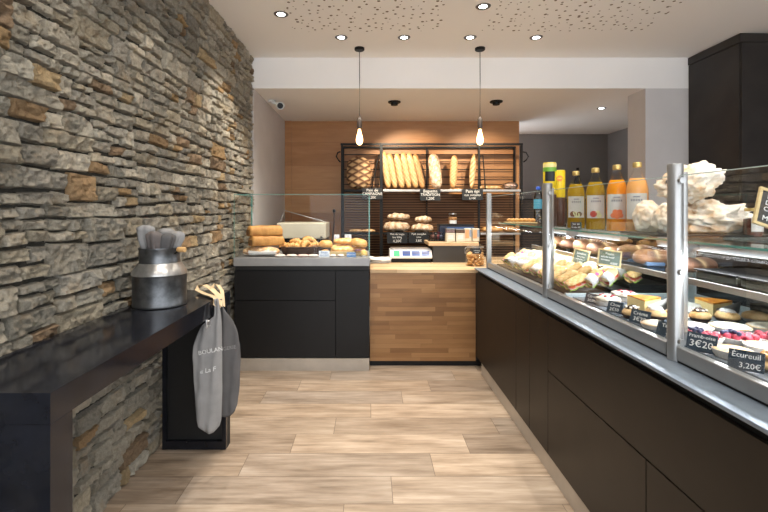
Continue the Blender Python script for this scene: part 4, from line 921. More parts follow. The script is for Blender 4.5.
for y in (2.02, 3.2):
    q.grid_rings([[V(1.43, y, 1.275), V(1.62, y, 1.275), V(1.62, y, 1.255), V(1.43, y, 1.19)], [V(1.43, y + 0.006, 1.275), V(1.62, y + 0.006, 1.275), V(1.62, y + 0.006, 1.255), V(1.43, y + 0.006, 1.19)]])
    q.build('bracket', M['alu'], t); q = MB()
q.b.free()
for a, b in ((2.66, 3.80), (1.2, 2.32), (0.35, 1.15)):
    l = MB().cyl(V(1.535, a, 1.238), V(1.535, b, 1.238), 0.026, seg=20).build('strip_light', plain('lamp_housing', (0.45, 0.46, 0.46), 0.35), t, 60)
    MB().box(V(1.500, a + 0.02, 1.2135), V(1.545, b - 0.02, 1.2155)).build('led_strip', emit('led_light', (0.93, 0.96, 1.0), 1.6), l)

# ------------------------------------------------------------------ pastries on the deck
trm = plain('slate_tray_blue', (0.15, 0.18, 0.215), 0.22, bump=0.1, bscale=40)
TRZ = DZ + 0.009
for i, (x0, x1, y0, y1, lb) in enumerate(((1.085, 1.60, 1.16, 1.62, 'grey slate tray under the berry tarts and nut tart'), (1.09, 1.62, 1.635, 1.97, 'grey slate tray under the white cream tarts and choux buns'), (1.09, 1.62, 1.985, 2.37, 'grey slate tray under the flan slices'))):
    s = thing('slate_tray', lb, 'tray', ((x0 + x1) / 2, (y0 + y1) / 2, DZ + 0.001)); MB().box((x0 - (x0 + x1) / 2, y0 - (y0 + y1) / 2, 0), ((x1 - x0) / 2, (y1 - y0) / 2, 0.007), 0.002).build('slab', trm, s)
M['case'] = plain('white_paper_case', (0.80, 0.74, 0.68), 0.7); M['cream_f'] = plain('whipped_cream', (0.78, 0.71, 0.60), 0.6, var=0.05); M['custard'] = plain('custard', (0.80, 0.56, 0.24), 0.4, var=0.25, scale=40)
M['rasp'] = plain('raspberry_red', (0.42, 0.035, 0.07), 0.45, var=0.3, scale=60, bump=0.6, bscale=220); M['blue'] = plain('blueberry_skin', (0.03, 0.035, 0.10), 0.5, var=0.4, scale=60)
M['biscuit'] = crust('pastry_shell', (0.55, 0.32, 0.12), (0.80, 0.57, 0.30), scale=30); M['choc_top'] = plain('chocolate_glaze', (0.05, 0.025, 0.016), 0.25, var=0.3, scale=60); M['sugar'] = plain('icing_sugar', (0.88, 0.86, 0.83), 0.9, bump=0.4, bscale=80)
def tart_case(t, r, h, mat=None): MB().lathe([(r * 0.84, 0), (r * 0.99, h * 0.8), (r * 0.94, h * 0.8), (r * 0.80, 0.003)], 96, flute=32, famp=0.018, cap1=False).build('paper_case', mat or M['case'], t, 50)
def berry_tart(label, x, y, seed, r=0.061):
    t = thing('berry_tart', label, 'tart', (x, y, TRZ), seed, None); tart_case(t, r, 0.026)
    MB().lathe([(r * 0.86, 0.006), (r * 0.91, 0.015), (r * 0.5, 0.018)], 40).build('cream', M['cream_f'], t, 60)
    rd = random.Random(seed)
    global rb0, bb0
    for i in range(13):
        a = i * 2.4; q = r * 0.78 * math.sqrt((i + 0.5) / 13); p = (q * math.cos(a), q * math.sin(a), 0.0225)
        if rb0 is None: rb0 = MB().blob((0, 0, 0), (0.0135, 0.0135, 0.0125), 0.12, 6, 1, 2).build('raspberry', M['rasp'], t, 180, p)
        else: o = rb0.copy(); COL.objects.link(o); o.parent = t; o.location = p; o.rotation_euler = (rd.uniform(-1, 1), rd.uniform(-1, 1), rd.uniform(0, 6))
    for i in range(8):
        p = (rd.uniform(-0.45, 0.45) * r, rd.uniform(-0.1, 0.75) * r, 0.0345 + 0.004 * (i % 2))
        if bb0 is None: bb0 = MB().blob((0, 0, 0), (0.0085, 0.0085, 0.008), 0.02, 2, 2, 2).build('blueberry', M['blue'], t, 180, p)
        else: o = bb0.copy(); COL.objects.link(o); o.parent = t; o.location = p
rb0 = bb0 = None
berry_tart('raspberry and blueberry tart standing behind the slate sign reading 3\u20ac20', 1.180, 1.560, 1)
berry_tart('raspberry and blueberry tart between two other berry tarts', 1.293, 1.545, 2)
berry_tart('raspberry and blueberry tart at the nearest aluminium frame end of its row', 1.405, 1.535, 3)
def cream_tart(label, x, y, rx=0.068, seed=0, cat='tart'):
    t = thing('cream_tart', label, cat, (x, y, TRZ), 0.3 * seed); tart_case(t, rx, 0.020)
    MB().lathe([(rx * 0.90, 0.009), (rx * 0.93, 0.0155), (rx * 0.80, 0.022), (rx * 0.45, 0.027), (0.004, 0.028)], 48).build('cream_top', M['cream_f'], t, 180)
    MB().lathe([(rx * 0.955, 0.0145), (rx * 0.965, 0.018), (rx * 0.925, 0.019)], 48, cap0=False, cap1=False).build('pastry_rim', M['biscuit'], t, 60)
cream_tart('smooth white cream tart directly behind the middle raspberry tart', 1.392, 1.700, seed=1); cream_tart('smooth white cream tart behind the 3\u20ac20 sign and its berry tart', 1.250, 1.705, seed=2)
cream_tart('smooth white cream tart in front of the plain golden bun', 1.535, 1.695, seed=3); cream_tart('smooth white cream tart against the front glass beside the aluminium post', 1.130, 1.735, 0.055, 4)
def custard_tart(label, x, y, r, seed):
    t = thing('custard_tart', label, 'tart', (x, y, TRZ), seed); tart_case(t, r, 0.030)
    MB().lathe([(r * 0.92, 0.014), (r * 0.94, 0.025), (r * 0.80, 0.0265), (0.004, 0.027)], 48).build('custard_top', crust('baked_custard', (0.66, 0.34, 0.09), (0.82, 0.62, 0.36), scale=30), t, 60)
custard_tart('baked custard tart in a fluted paper case between the two slate price signs', 1.148, 1.395, 0.055, 1)
custard_tart('baked custard tart in a paper case behind the nut tart', 1.285, 1.432, 0.056, 2)
t = thing('nut_tart', 'tart heaped with caramel nuts beside the slate sign reading \u00c9cureuil', 'tart', (1.192, 1.275, TRZ))
loaf('pastry_shell', M['biscuit'], t, 0.122, 0.122, 0.030, seed=3, pw=2.2, n=30, m=24, amp=0.02)
nm = [plain('caramel_nut', (0.66, 0.33, 0.07), 0.3, var=0.3, scale=60), plain('dark_nut', (0.25, 0.09, 0.03), 0.3, var=0.3, scale=60)]
n0 = [None, None]; rd = random.Random(3)
for i in range(34):
    a = i * 2.4; q = 0.046 * math.sqrt((i + 0.5) / 34); k = 1 if i % 6 == 2 else 0; p = (q * math.cos(a), q * math.sin(a), 0.036 + 0.010 * (1 - q / 0.05) + rd.uniform(-0.002, 0.002)); ro = (rd.uniform(-0.6, 0.6), rd.uniform(-0.6, 0.6), rd.uniform(0, 6))
    if n0[k] is None: n0[k] = MB().blob((0, 0, 0), (0.014, 0.009, 0.0075), 0.2, 3, k, 2).build('nut', nm[k], t, 180, p, ro)
    else: o = n0[k].copy(); COL.objects.link(o); o.parent = t; o.location = p; o.rotation_euler = ro
def choux(label, x, y, top, seed, r=0.041):
    t = thing('choux_bun', label, 'bun', (x, y, TRZ), seed)
    MB().lathe([(r * 0.7, 0), (r * 1.02, 0.016), (r * 0.98, 0.016), (r * 0.66, 0.002)], 48, flute=16, famp=0.02, cap1=False).build('paper_case', M['wicker'] if top != 'plain' else M['case'], t, 50)
    loaf('bun', M['biscuit'], t, r * 1.9, r * 1.85, 0.042, seed=seed, pw=2.1, amp=0.12, n=22, m=20, loc=(0, 0, 0.004))
    if top == 'plain': return
    MB().blob((0, 0, 0.042), (r * 0.62, r * 0.62, 0.012), 0.28, 2.5, seed, 3).build('topping', M['sugar'] if top == 'sugar' else M['choc_top'], t, 180)
    if top == 'choc': 
        for k in range(7): MB().blob((r * 0.55 * math.cos(k * 0.9), r * 0.55 * math.sin(k * 0.9), 0.047), (0.010, 0.006, 0.005), 0.2, 3, k, 1).build('cream_dot', M['cream_f'], t, 180)
choux('choux bun with chocolate and cream dots just behind the aluminium post', 1.383, 1.845, 'choc', 1); choux('choux bun dusted with icing sugar beside the chocolate choux bun near the flan', 1.490, 1.835, 'sugar', 2, 0.045)
choux('plain golden bun at the near end of the choux row', 1.605, 1.83, 'plain', 3, 0.050); choux('choux bun with chocolate and cream dots behind the slate sign at the post', 1.130, 1.90, 'choc', 4)
choux('choux bun dusted with icing sugar behind the cream tart at the post', 1.225, 1.885, 'sugar', 5, 0.044); choux('plain golden bun half hidden behind the aluminium post', 1.305, 1.875, 'plain', 6, 0.045)
flm = crust('caramelised_flan_top', (0.45, 0.13, 0.015), (0.85, 0.40, 0.06), scale=24, rough=0.3); fls = plain('flan_side', (0.86, 0.66, 0.30), 0.5, var=0.08)
M['glassine'] = plain('grey_glassine', (0.42, 0.41, 0.38), 0.5, var=0.1)
def flan(label, x, y, rz, seed):
    t = thing('flan_slice', label, 'flan', (x, y, TRZ), R(rz)); n = 8; L_, h = 0.140, 0.054
    def wedge(k, z0, z1): return [[(0, -L_ * 0.55, z) ] + [(L_ * k * math.sin(R(a)), -L_ * 0.55 + L_ * k * math.cos(R(a)), z) for a in [-29 + 58 * i / n for i in range(n + 1)]] for z in (z0, z1)]
    MB().grid_rings(wedge(1.0, 0.0, h - 0.004)).build('custard', fls, t); MB().grid_rings(wedge(1.01, h - 0.0038, h + 0.003)).build('caramel_top', flm, t)
    m = MB(); m.grid_rings([[(0.012, -0.082, 0.0005), (0.012, -0.081, 0.036)], [(0.058, -0.003, 0.0005), (0.062, -0.003, 0.046)], [(0.092, 0.060, 0.0005), (0.100, 0.062, 0.054)]], False, False, False)
    o = m.build('paper', M['glassine'], t, 60); s = o.modifiers.new('thick', 'SOLIDIFY'); s.thickness = 0.0012
flan('large flan slice with browned top at the pale rear frame post', 1.548, 1.985, -38, 1); flan('flan slice with browned top behind the choux buns inside the middle panel', 1.280, 2.055, -30, 2)
t = thing('paper_cone', 'folded grey paper sleeve lying between the flan slice and the post', 'paper', (1.44, 2.03, TRZ)); m = MB(); m.grid_rings([[(-0.07, -0.02, 0.003), (-0.05, 0.03, 0.06), (-0.03, 0.05, 0.003)], [(0.07, -0.06, 0.003), (0.065, -0.02, 0.035), (0.07, 0.02, 0.003)]]); m.build('sleeve', M['glassine'], t)
def white_tart(label, x, y, seed):
    t = thing('meringue_tart', label, 'tart', (x, y, TRZ), seed); tart_case(t, 0.062, 0.024)
    MB().blob((0, 0, 0.030), (0.056, 0.056, 0.016), 0.35, 2.6, seed, 3, ridge=0.2).build('meringue', M['cream_f'], t, 180)
    for k in range(6): MB().blob((0.03 * math.cos(k), 0.028 * math.sin(k), 0.046), (0.011, 0.008, 0.005), 0.2, 3, k, 1).build('fruit_piece', M['rasp'], t, 180)
white_tart('pale meringue tart with dark fruit pieces near the pane dividing the sandwiches', 1.165, 2.165, 4); white_tart('pale meringue tart behind another near the dividing pane', 1.315, 2.27, 5)

# slate price signs lying against the front glass
def slate_sign(label, x, y, w, h, lines, rz=-62, roll_=0):
    w, h, lines = w * 0.86, h * 0.84, [(a, b * 0.86, c * 0.86, d * 0.84) for a, b, c, d in lines]
    return board('slate_sign', label, 'price sign', (x, y, TRZ + 0.001), w, h, rz, 22, lines, M['slate_blue'], roll_=roll_, dpt=0.003)
slate_sign('small slate price sign nearest the sandwiches, inside the middle glass panel', 1.098, 2.19, 0.085, 0.058, [('Citron', 0.022, 0, 0.041), ('2\u20ac80', 0.022, 0, 0.016)])
slate_sign('slate price sign before the pale meringue tart inside the middle panel', 1.098, 1.985, 0.082, 0.062, [('Chou', 0.024, 0, 0.044), ('2\u20ac50', 0.024, 0, 0.018)])
slate_sign('slate price sign before the chocolate choux bun inside the middle panel', 1.098, 1.80, 0.092, 0.066, [('Cr\u00e8me', 0.024, 0, 0.048), ('3\u20ac20', 0.028, 0, 0.020)])
slate_sign('slate price sign half covered by the aluminium post', 1.090, 1.62, 0.088, 0.062, [('Tarte', 0.022, 0, 0.044), ('3\u20ac', 0.026, 0.01, 0.018)])
slate_sign('slate price sign reading 3\u20ac20 in front of the berry tarts', 1.080, 1.440, 0.098, 0.072, [('Framb-oise', 0.019, 0, 0.058), ('3\u20ac20', 0.036, 0, 0.028)], -55)
slate_sign('slate price sign reading \u00c9cureuil in front of the nut tart', 1.084, 1.272, 0.100, 0.068, [('\u00c9cureuil', 0.025, 0, 0.050), ('3,20\u20ac', 0.026, 0.012, 0.016)], -60, -4)

# ------------------------------------------------------------------ sandwiches
s1 = thing('display_step', 'black stepped stand under the heaped sandwiches', 'stand', (1.36, 3.10, DZ + 0.001))
MB().box((-0.27, -0.67, 0), (0.30, 0.68, 0.012), 0.002).build('base', M['black_lam'], s1); MB().box((-0.03, -0.67, 0.0125), (0.30, 0.68, 0.035), 0.002).build('middle_step', M['black_lam'], s1); MB().box((0.075, -0.67, 0.0355), (0.30, 0.68, 0.060), 0.002).build('upper_step', M['black_lam'], s1)
sb = crust('sandwich_bread', (0.55, 0.28, 0.085), (0.78, 0.50, 0.20), (0.84, 0.66, 0.38), 0.15, 18); sw = plain('pale_sandwich_bread', (0.78, 0.60, 0.34), 0.7, var=0.12, scale=30)
let = plain('lettuce', (0.30, 0.50, 0.06), 0.5, var=0.5, scale=40); ham = plain('pink_ham', (0.72, 0.36, 0.33), 0.5, var=0.2, scale=30); tom = plain('tomato', (0.62, 0.10, 0.04), 0.35); wrapm = plain('clear_wrap_paper', (0.60, 0.59, 0.61), 0.35, var=0.1, scale=40); pink = plain('magenta_sticker', (0.72, 0.10, 0.40), 0.4)
def sandwich(kind):
    t = thing('sandwich', 'tmp', 'sandwich', (0, 0, 0), 0, 'heaped sandwiches in the glass display')
    bm_ = sb if kind != 1 else sw
    loaf('bread_bottom', bm_, t, 0.21, 0.078, 0.030, seed=kind, pw=5, n=22, m=14)
    def leaf(x0, x1, z, amp, wd):
        m = MB(); m.quadgrid(lambda u, v: (x0 + (x1 - x0) * u, (v - 0.5) * wd * 1.12, z + amp * math.sin(u * 19 + v * 5 + kind) * abs(v - 0.5) * 2 + 0.004 * math.sin(v * 14)), 26, 8); return m
    o = leaf(-0.10, 0.10, 0.031, 0.010, 0.098).build('lettuce', let, t, 180); o.modifiers.new('thick', 'SOLIDIFY').thickness = 0.0015
    o = leaf(-0.095, 0.098, 0.038, 0.005, 0.088).build('ham', ham if kind != 2 else sw, t, 180); o.modifiers.new('thick', 'SOLIDIFY').thickness = 0.003
    for k in range(3): MB().cyl((-0.06 + 0.06 * k, -0.014, 0.043), (-0.06 + 0.06 * k, -0.014, 0.048), 0.030, seg=20).build('tomato_slice', tom, t, 40)
    loaf('bread_top', bm_, t, 0.21, 0.080, 0.036, seed=kind + 5, pw=5, slash=3, ang=1.4, n=22, m=14, loc=(0, 0.004, 0.049), rot=(R(-8), 0, 0))
    if kind:
        m = MB(); rings = [[(x, 0.050 * math.cos(R(a)), 0.040 + 0.052 * math.sin(R(a))) for a in range(-200, 21, 20)] for x in (-0.108, -0.06, -0.015)]
        m.grid_rings([[(p[0], -p[1], max(0.0005, 0.045 - (p[2] - 0.045))) for p in r_] for r_ in rings], False, False, False); o = m.build('paper_sleeve', wrapm, t, 60)
        o.modifiers.new('thick', 'SOLIDIFY').thickness = 0.0012
        if kind == 2: MB().lathe([(0.016, 0), (0.016, 0.002)], 20).build('sticker', pink, t, 40, (0.02, -0.004, 0.0858), (R(-4), 0, 0))
    return t
protos = [sandwich(0), sandwich(1), sandwich(2)]; used = [0, 0, 0]; rd = random.Random(9)
rowname = ['beside the dividing pane', 'one from the dividing pane', 'two from the dividing pane', 'below the large chalkboard', 'beyond the large chalkboard', 'below the tilted chalkboard', 'beyond the tilted chalkboard', 'before the tall post', 'behind the tall post', 'past the tall post', 'near the far end glass', 'touching the far end glass']
colname = ['front row', 'second row', 'third row', 'rear row']; kindname = ['unwrapped sandwich', 'pale sleeved sandwich', 'sandwich with pink sticker']
SC = 0.66
for r_ in range(12):
    for c_ in range(4):
        k = (0, 1, 0, 2, 0)[(r_ * 2 + c_ * 3 + (r_ // 3)) % 5]
        x = (1.166, 1.262, 1.350, 1.478)[c_] + rd.uniform(-0.006, 0.006); y = 2.495 + 0.110 * r_ + rd.uniform(-0.008, 0.008)
        z = DZ + 0.001 + (0.0125, 0.0125, 0.0355, 0.0605)[c_]
        ry = (24, 30, 22, 8)[c_] + rd.uniform(-4, 4); z += 0.5 * 0.21 * SC * math.sin(R(ry)) + 0.008 + (0.018 if c_ == 1 else 0.004)
        rot = (R(36 + rd.uniform(-8, 8)), R(-ry), R(rd.uniform(8, 44)))
        lb = f'{kindname[k]} in the {colname[c_]} {rowname[r_]}'
        o = protos[k]
        if used[k]: dup(o, (x, y, z), rot=rot, label=lb, scale=SC)
        else: o.location = (x, y, z); o.rotation_euler = rot; o['label'] = lb; o.scale = (SC,) * 3
        used[k] += 1

# framed chalkboards clipped on the middle shelf edge
def chalk(label, x, y, z, w, h, rz, roll_, lines, mat='slate_green', tilt=12, k=0.008): return board('framed_chalkboard', label, 'chalkboard sign', (x, y, z), w, h, rz, tilt, lines, M[mat], frame=k, roll_=roll_)
chalk('large wood framed chalkboard leaning right above the sandwiches', 1.340, 2.47, 1.092, 0.105, 0.078, -18, 8, [('Poulet', 0.017, 0, 0.062), ('salade oeuf', 0.015, -0.01, 0.043), ('tomate', 0.015, -0.02, 0.026), ('4,50\u20ac', 0.016, 0.025, 0.010)])
chalk('wood framed chalkboard tilted beside the large one over the sandwiches', 1.345, 2.83, 1.055, 0.080, 0.085, -25, 13, [('Jambon', 0.018, 0, 0.066), ('beurre', 0.016, 0, 0.046), ('cornichon', 0.014, 0, 0.029), ('3,90\u20ac', 0.015, 0, 0.011)])
chalk('wood framed chalkboard partly hidden behind the tall aluminium post', 1.350, 3.335, 1.062, 0.080, 0.080, -20, 6, [('Thon', 0.018, 0, 0.062), ('crudit\u00e9s', 0.015, 0, 0.040), ('4,20\u20ac', 0.015, 0, 0.016)])

# dark cakes and packets on the middle shelf
cakem = [crust('dark_cake', (0.10, 0.05, 0.03), (0.24, 0.12, 0.07), scale=18), crust('brown_cake', (0.22, 0.10, 0.05), (0.42, 0.22, 0.11), scale=18)]
ML = ['beside the bracket of the near panel', 'behind the large framed chalkboard', 'just past the large framed chalkboard', 'behind the tilted framed chalkboard', 'past the tilted framed chalkboard', 'near the tall aluminium post', 'behind the tall aluminium post', 'close to the far end glass']
for i, y in enumerate((2.13, 2.43, 2.60, 2.78, 2.97, 3.16, 3.38, 3.60)):
    k = thing('loaf_cake', ('dark ' if i % 2 == 0 else 'brown ') + 'loaf cake on the middle glass shelf ' + ML[i], 'cake', (1.57, y, 1.097), R(rd.uniform(-15, 15)))
    loaf('cake', cakem[i % 2], k, 0.21, 0.12, 0.075 + 0.012 * (i % 3), seed=70 + i, pw=4, slash=1, ang=0.0)
    if i in (1, 2): MB().box((-0.06, -0.066, 0.0), (0.03, 0.064, 0.02), 0.004).build('paper_band', plain('blue_paper', (0.10, 0.18, 0.32), 0.5), k)
for i, y in enumerate((1.35, 1.62, 1.86)):
    k = thing('covered_tray', 'low dark tray on the middle shelf over the ' + ['nut tart', 'cream tarts', 'flan slices'][i], 'tray', (1.575, y, 1.097)); MB().box((-0.12, -0.11, 0), (0.12, 0.11, 0.035), 0.008).build('tray_body', plain('olive_dark', (0.035, 0.033, 0.022), 0.4), k); MB().box((-0.124, -0.114, 0.0355), (0.124, 0.114, 0.042), 0.003).build('lid', M['black_metal'], k)

# ------------------------------------------------------------------ drinks and meringues on the top glass shelf
TS = 1.2905
def bottle(label, x, y, rz, liquid, fruit, group=None):
    t = thing('juice_bottle', label, 'bottle', (x, y, TS), rz); H = 0.338
    MB().lathe([(0.044, 0), (0.0485, 0.005), (0.0485, 0.190), (0.0470, 0.212), (0.041, 0.240), (0.031, 0.267), (0.021, 0.288), (0.017, 0.300), (0.017, 0.318)], 40).build('glass_body', M['glass'], t, 60)
    MB().lathe([(0.042, 0.006), (0.0468, 0.010), (0.0468, 0.190), (0.0453, 0.212), (0.0393, 0.240), (0.0320, 0.260), (0.001, 0.2605)], 40).build('juice', liquid, t, 60)
    MB().lathe([(0.0185, 0.312), (0.0195, 0.314), (0.0195, 0.332), (0.017, 0.3365)], 28).build('cap', M['gold'], t, 40)
    lab = MB(); lab.grid_rings([[(0.0492 * math.cos(R(-90 + a)), 0.0492 * math.sin(R(-90 + a)), z) for z in (0.066, 0.188)] for a in range(-58, 59, 6)], False, False, False); lo = lab.build('label', M['white'], t, 60)
    for k, (a, z, r_, mt) in enumerate(fruit):
        c = Vector((0.0494 * math.cos(R(-90 + a)), 0.0494 * math.sin(R(-90 + a)), z)); n = Vector((math.cos(R(-90 + a)), math.sin(R(-90 + a)), 0))
        MB().cyl(c, c + n * (0.0006 + 0.0002 * k), r_, seg=24).build('printed_fruit', mt, lo)
    for k in range(5): 
        a = -24 + 12 * k; c = Vector((0.0494 * math.cos(R(-90 + a)), 0.0494 * math.sin(R(-90 + a)), 0.156)); MB().box((-0.0035, -0.0004, -0.005), (0.0035, 0.0004, 0.005)).build('printed_letter', gr, lo, None, c, (0, 0, R(a)))
    MB().box((-0.014, -0.0004, -0.003), (0.014, 0.0004, 0.003)).build('printed_line', gr, lo, None, (0, -0.0498, 0.172))
    return t
gr = plain('grey_print', (0.25, 0.27, 0.30), 0.6); M['gold'] = plain('gold_cap', (0.62, 0.45, 0.16), 0.35, 0.6)
def juice(name, col, dens):
    q = NT(name); b = q.n('BsdfPrincipled', None, {'Base Color': col, 'Roughness': 0.15, 'IOR': 1.33}); tr = q.n('BsdfTransparent', None, {'Color': tuple(min(1, c ** 0.35) for c in col)}); mx = q.n('MixShader', None, {0: dens}); q.set(mx.inputs[1], tr.outputs[0]); q.set(mx.inputs[2], b.outputs[0]); q.final(mx); return q.m
apple = juice('apple_juice', (0.62, 0.40, 0.02), 0.55); orange = juice('orange_juice', (0.95, 0.33, 0.008), 0.97); peach = juice('peach_juice', (0.95, 0.46, 0.14), 0.97)
f1, f2, f3, f4, f5 = plain('brown_fruit', (0.20, 0.08, 0.04), 0.6), plain('white_fruit', (0.75, 0.78, 0.45), 0.6), plain('red_apple', (0.50, 0.07, 0.05), 0.6), plain('orange_fruit', (0.80, 0.20, 0.06), 0.6), plain('pale_pear', (0.70, 0.70, 0.30), 0.6)
faceme = lambda x, y: math.atan2(y, x) - R(90)
BP = [(1.205, 2.575), (1.222, 2.385), (1.243, 2.215), (1.272, 2.095)]
bottle('apple juice bottle nearest the yellow tins, with a chalk sign before it', *BP[0], faceme(*BP[0]) * 0 + R(-22), apple, [(-22, 0.086, 0.016, f1), (18, 0.086, 0.014, f1), (4, 0.080, 0.015, f2), (-8, 0.090, 0.011, f2)])
bottle('apple juice bottle standing between the other apple juice and the orange juice', *BP[1], R(-24), apple, [(-14, 0.088, 0.017, f3), (16, 0.080, 0.014, f2), (10, 0.096, 0.011, f2)])
bottle('bright orange juice bottle with red fruit on its label', *BP[2], R(-30), orange, [(-18, 0.082, 0.013, f4), (2, 0.078, 0.013, f4), (20, 0.082, 0.012, f4), (-8, 0.100, 0.012, f4), (14, 0.100, 0.012, f4)])
bottle('peach coloured juice bottle beside the meringues', *BP[3], R(-34), peach, [(8, 0.084, 0.016, f5), (24, 0.080, 0.014, f5)])
board('bottle_sign', 'small black chalk sign leaning before the first apple juice bottle', 'sign', (1.160, 2.475, TS), 0.056, 0.042, -22, 10, [('Jus de', 0.015, 0, 0.031), ('fruits 4\u20ac', 0.013, 0, 0.012)], M['slate'], dpt=0.003)
yel = plain('yellow_tin', (0.85, 0.62, 0.02), 0.35); grn = plain('green_band', (0.18, 0.42, 0.05), 0.4)
def drink_tin(label, x, y, z, h, r, low):
    t = thing('drink_tin', label, 'drink tin', (x, y, z))
    MB().lathe([(r * 0.9, 0), (r, 0.006), (r, h - 0.008), (r * 0.92, h - 0.002)], 36).build('can_body', yel if not low else plain('dark_cola_tin', (0.05, 0.02, 0.015), 0.3), t, 40)
    MB().lathe([(r * 0.93, h - 0.0015), (r * 0.94, h), (r * 0.86, h), (r * 0.84, h - 0.0015)], 36).build('top_rim', M['steel'], t, 40)
    return t
dt = drink_tin('yellow drink tin with a black label and green top, partly behind the tall post', 1.205, 2.95, TS + 0.2155, 0.212, 0.042, False)
MB().lathe([(0.0424, 0.150), (0.0424, 0.178)], 36, cap0=False, cap1=False).build('green_band', grn, dt, 60); MB().lathe([(0.0426, 0.178), (0.0426, 0.204)], 36, cap0=False, cap1=False).build('pale_band', plain('lemon_band', (0.85, 0.72, 0.30), 0.4), dt, 60)
m = MB(); m.grid_rings([[(0.0428 * math.cos(R(-110 + a)), 0.0428 * math.sin(R(-110 + a)), z) for z in (0.085, 0.150)] for a in range(-45, 46, 9)], False, False, False); m.build('black_label', M['slate'], dt, 60)
drink_tin('dark drink tin stacked under the yellow tin at the tall post', 1.205, 2.95, TS, 0.2145, 0.042, True)
dt = drink_tin('yellow drink tin with a round orange mark beside the apple juice', 1.352, 3.15, TS + 0.1985, 0.196, 0.042, False)
o = MB().cyl((0, 0, 0), (0, -0.0012, 0), 0.020, seg=28).build('round_mark', plain('orange_mark', (0.85, 0.25, 0.02), 0.4), dt, None, (-0.012, -0.0415, 0.135), (0, 0, R(-18))); MB().box((-0.013, -0.0016, -0.004), (0.013, -0.0013, 0.004)).build('mark_band', yel, o)
drink_tin('dark drink tin under the yellow tin with the round orange mark', 1.352, 3.15, TS, 0.1975, 0.042, True)
wb = thing('water_bottle', 'clear water bottle with blue cap and label near the far end of the glass shelf', 'bottle', (1.415, 3.70, TS))
MB().lathe([(0.032, 0), (0.036, 0.008), (0.036, 0.06), (0.034, 0.066), (0.036, 0.072), (0.036, 0.215), (0.026, 0.255), (0.014, 0.275), (0.014, 0.285)], 32).build('plastic_body', thin_glass('clear_plastic', (0.82, 0.88, 0.92), gain=1.5), wb, 50)
MB().lathe([(0.0366, 0.120), (0.0366, 0.200)], 32, cap0=False, cap1=False).build('label', plain('aqua_label', (0.10, 0.42, 0.62), 0.4), wb, 60); MB().lathe([(0.0175, 0.280), (0.0175, 0.302), (0.015, 0.305)], 24).build('cap', plain('blue_cap', (0.03, 0.10, 0.48), 0.4), wb, 40)

mt = thing('meringue_tray', 'flat black tray under the big meringues on the glass shelf', 'tray', (1.44, 1.92, TS)); MB().box((-0.26, -0.17, 0), (0.19, 0.16, 0.010), 0.003).build('tray_body', M['black_lam'], mt)
mer = NT('meringue'); v = mer.obj(); n1 = mer.noise(v, 9, 5, 0.6); hv = mer.ramp(n1, [(0.34, (0.55, 0.33, 0.16)), (0.43, (0.78, 0.64, 0.47)), (0.56, (0.85, 0.79, 0.69))])
mer.bsdf(Base_Color=hv, Roughness=0.7, Normal=mer.bump(mer.noise(v, 30, 5), 0.35, 0.006), Subsurface_Weight=0.1, Subsurface_Radius=(0.02, 0.015, 0.01)); M['mer'] = mer.m
def meringue(label, loc, rad, seed, rot, amp=0.38, sc_=1.9, ridge=0.45, flat=None):
    t = thing('meringue', label, 'meringue', loc, 0, None, rot); MB().blob((0, 0, 0), rad, amp, sc_, seed, 5, ridge=ridge, flat=flat).build('sugar_shell', M['mer'], t, 180)
MZ = TS + 0.011
meringue('wide jagged meringue at the bottom of the pile on the black tray', (1.478, 1.92, MZ + 0.060), (0.140, 0.095, 0.066), 3, (0, 0, R(-15)), flat=0.058)
meringue('large jagged meringue on top of the pile', (1.400, 1.93, MZ + 0.216), (0.104, 0.090, 0.064), 12, (0, R(-14), R(-10)))
meringue('rounded toasted meringue beside the peach juice bottle', (1.232, 1.955, MZ + 0.064), (0.052, 0.055, 0.070), 21, (0, 0, R(20)), 0.16, 1.3, 0.2, flat=0.062)
meringue('rounded toasted meringue between the post and the peach juice side meringue', (1.245, 1.83, MZ + 0.062), (0.054, 0.055, 0.066), 22, (0, 0, R(10)), 0.18, 1.4, 0.2, flat=0.060)

jar('jam_jar', 'small jar of dark jam with a white label behind the framed chalkboard', (1.545, 1.775, TS), 0.032, 0.118, plain('dark_jam', (0.10, 0.025, 0.015), 0.3), M['gold'], lab=(0.2, 0.68))
chalk('wood framed black chalkboard leaning beside the jam jar on the glass shelf', 1.330, 1.425, TS + 0.048, 0.15, 0.112, -8, 20, [('Praline', 0.022, -0.028, 0.094), ('Drag\u00e9e', 0.022, -0.028, 0.072), ('Caramel', 0.022, -0.025, 0.050), ('Meringue', 0.024, -0.016, 0.018)], 'slate', 14, 0.010)

# small pastries at the far end of the top shelf
pt = thing('snack_tray', 'tray of small golden pastries at the far end of the top glass shelf', 'tray', (1.33, 3.72, TS)); MB().box((-0.17, -0.10, 0), (0.05, 0.10, 0.008), 0.003).build('tray_body', M['frame_wood'], pt)
sn = None
for i in range(12):
    p = (1.185 + 0.034 * (i % 6), 3.67 + 0.07 * (i // 6), TS + 0.0095)
    if sn is None: sn = thing('small_pastry', 'small golden pastry on the tray at the far end of the top shelf', 'pastry', p, 0, 'small pastries on the far tray'); loaf('crust', M['cr_croiss'], sn, 0.034, 0.050, 0.030, seed=3, n=14, m=12)
    else: dup(sn, p, R(17 * i))
pb = thing('plastic_tub', 'clear plastic tub standing at the far corner of the glass shelf', 'tub', (1.145 + 0.05, 3.80, TS)); MB().lathe([(0.040, 0), (0.048, 0.075), (0.050, 0.078)], 28).build('tub_body', thin_glass('tub', (0.85, 0.83, 0.82), gain=2.0), pb, 60); pb.location = (1.425, 3.60, TS); pb.location = (1.50, 3.79, TS)

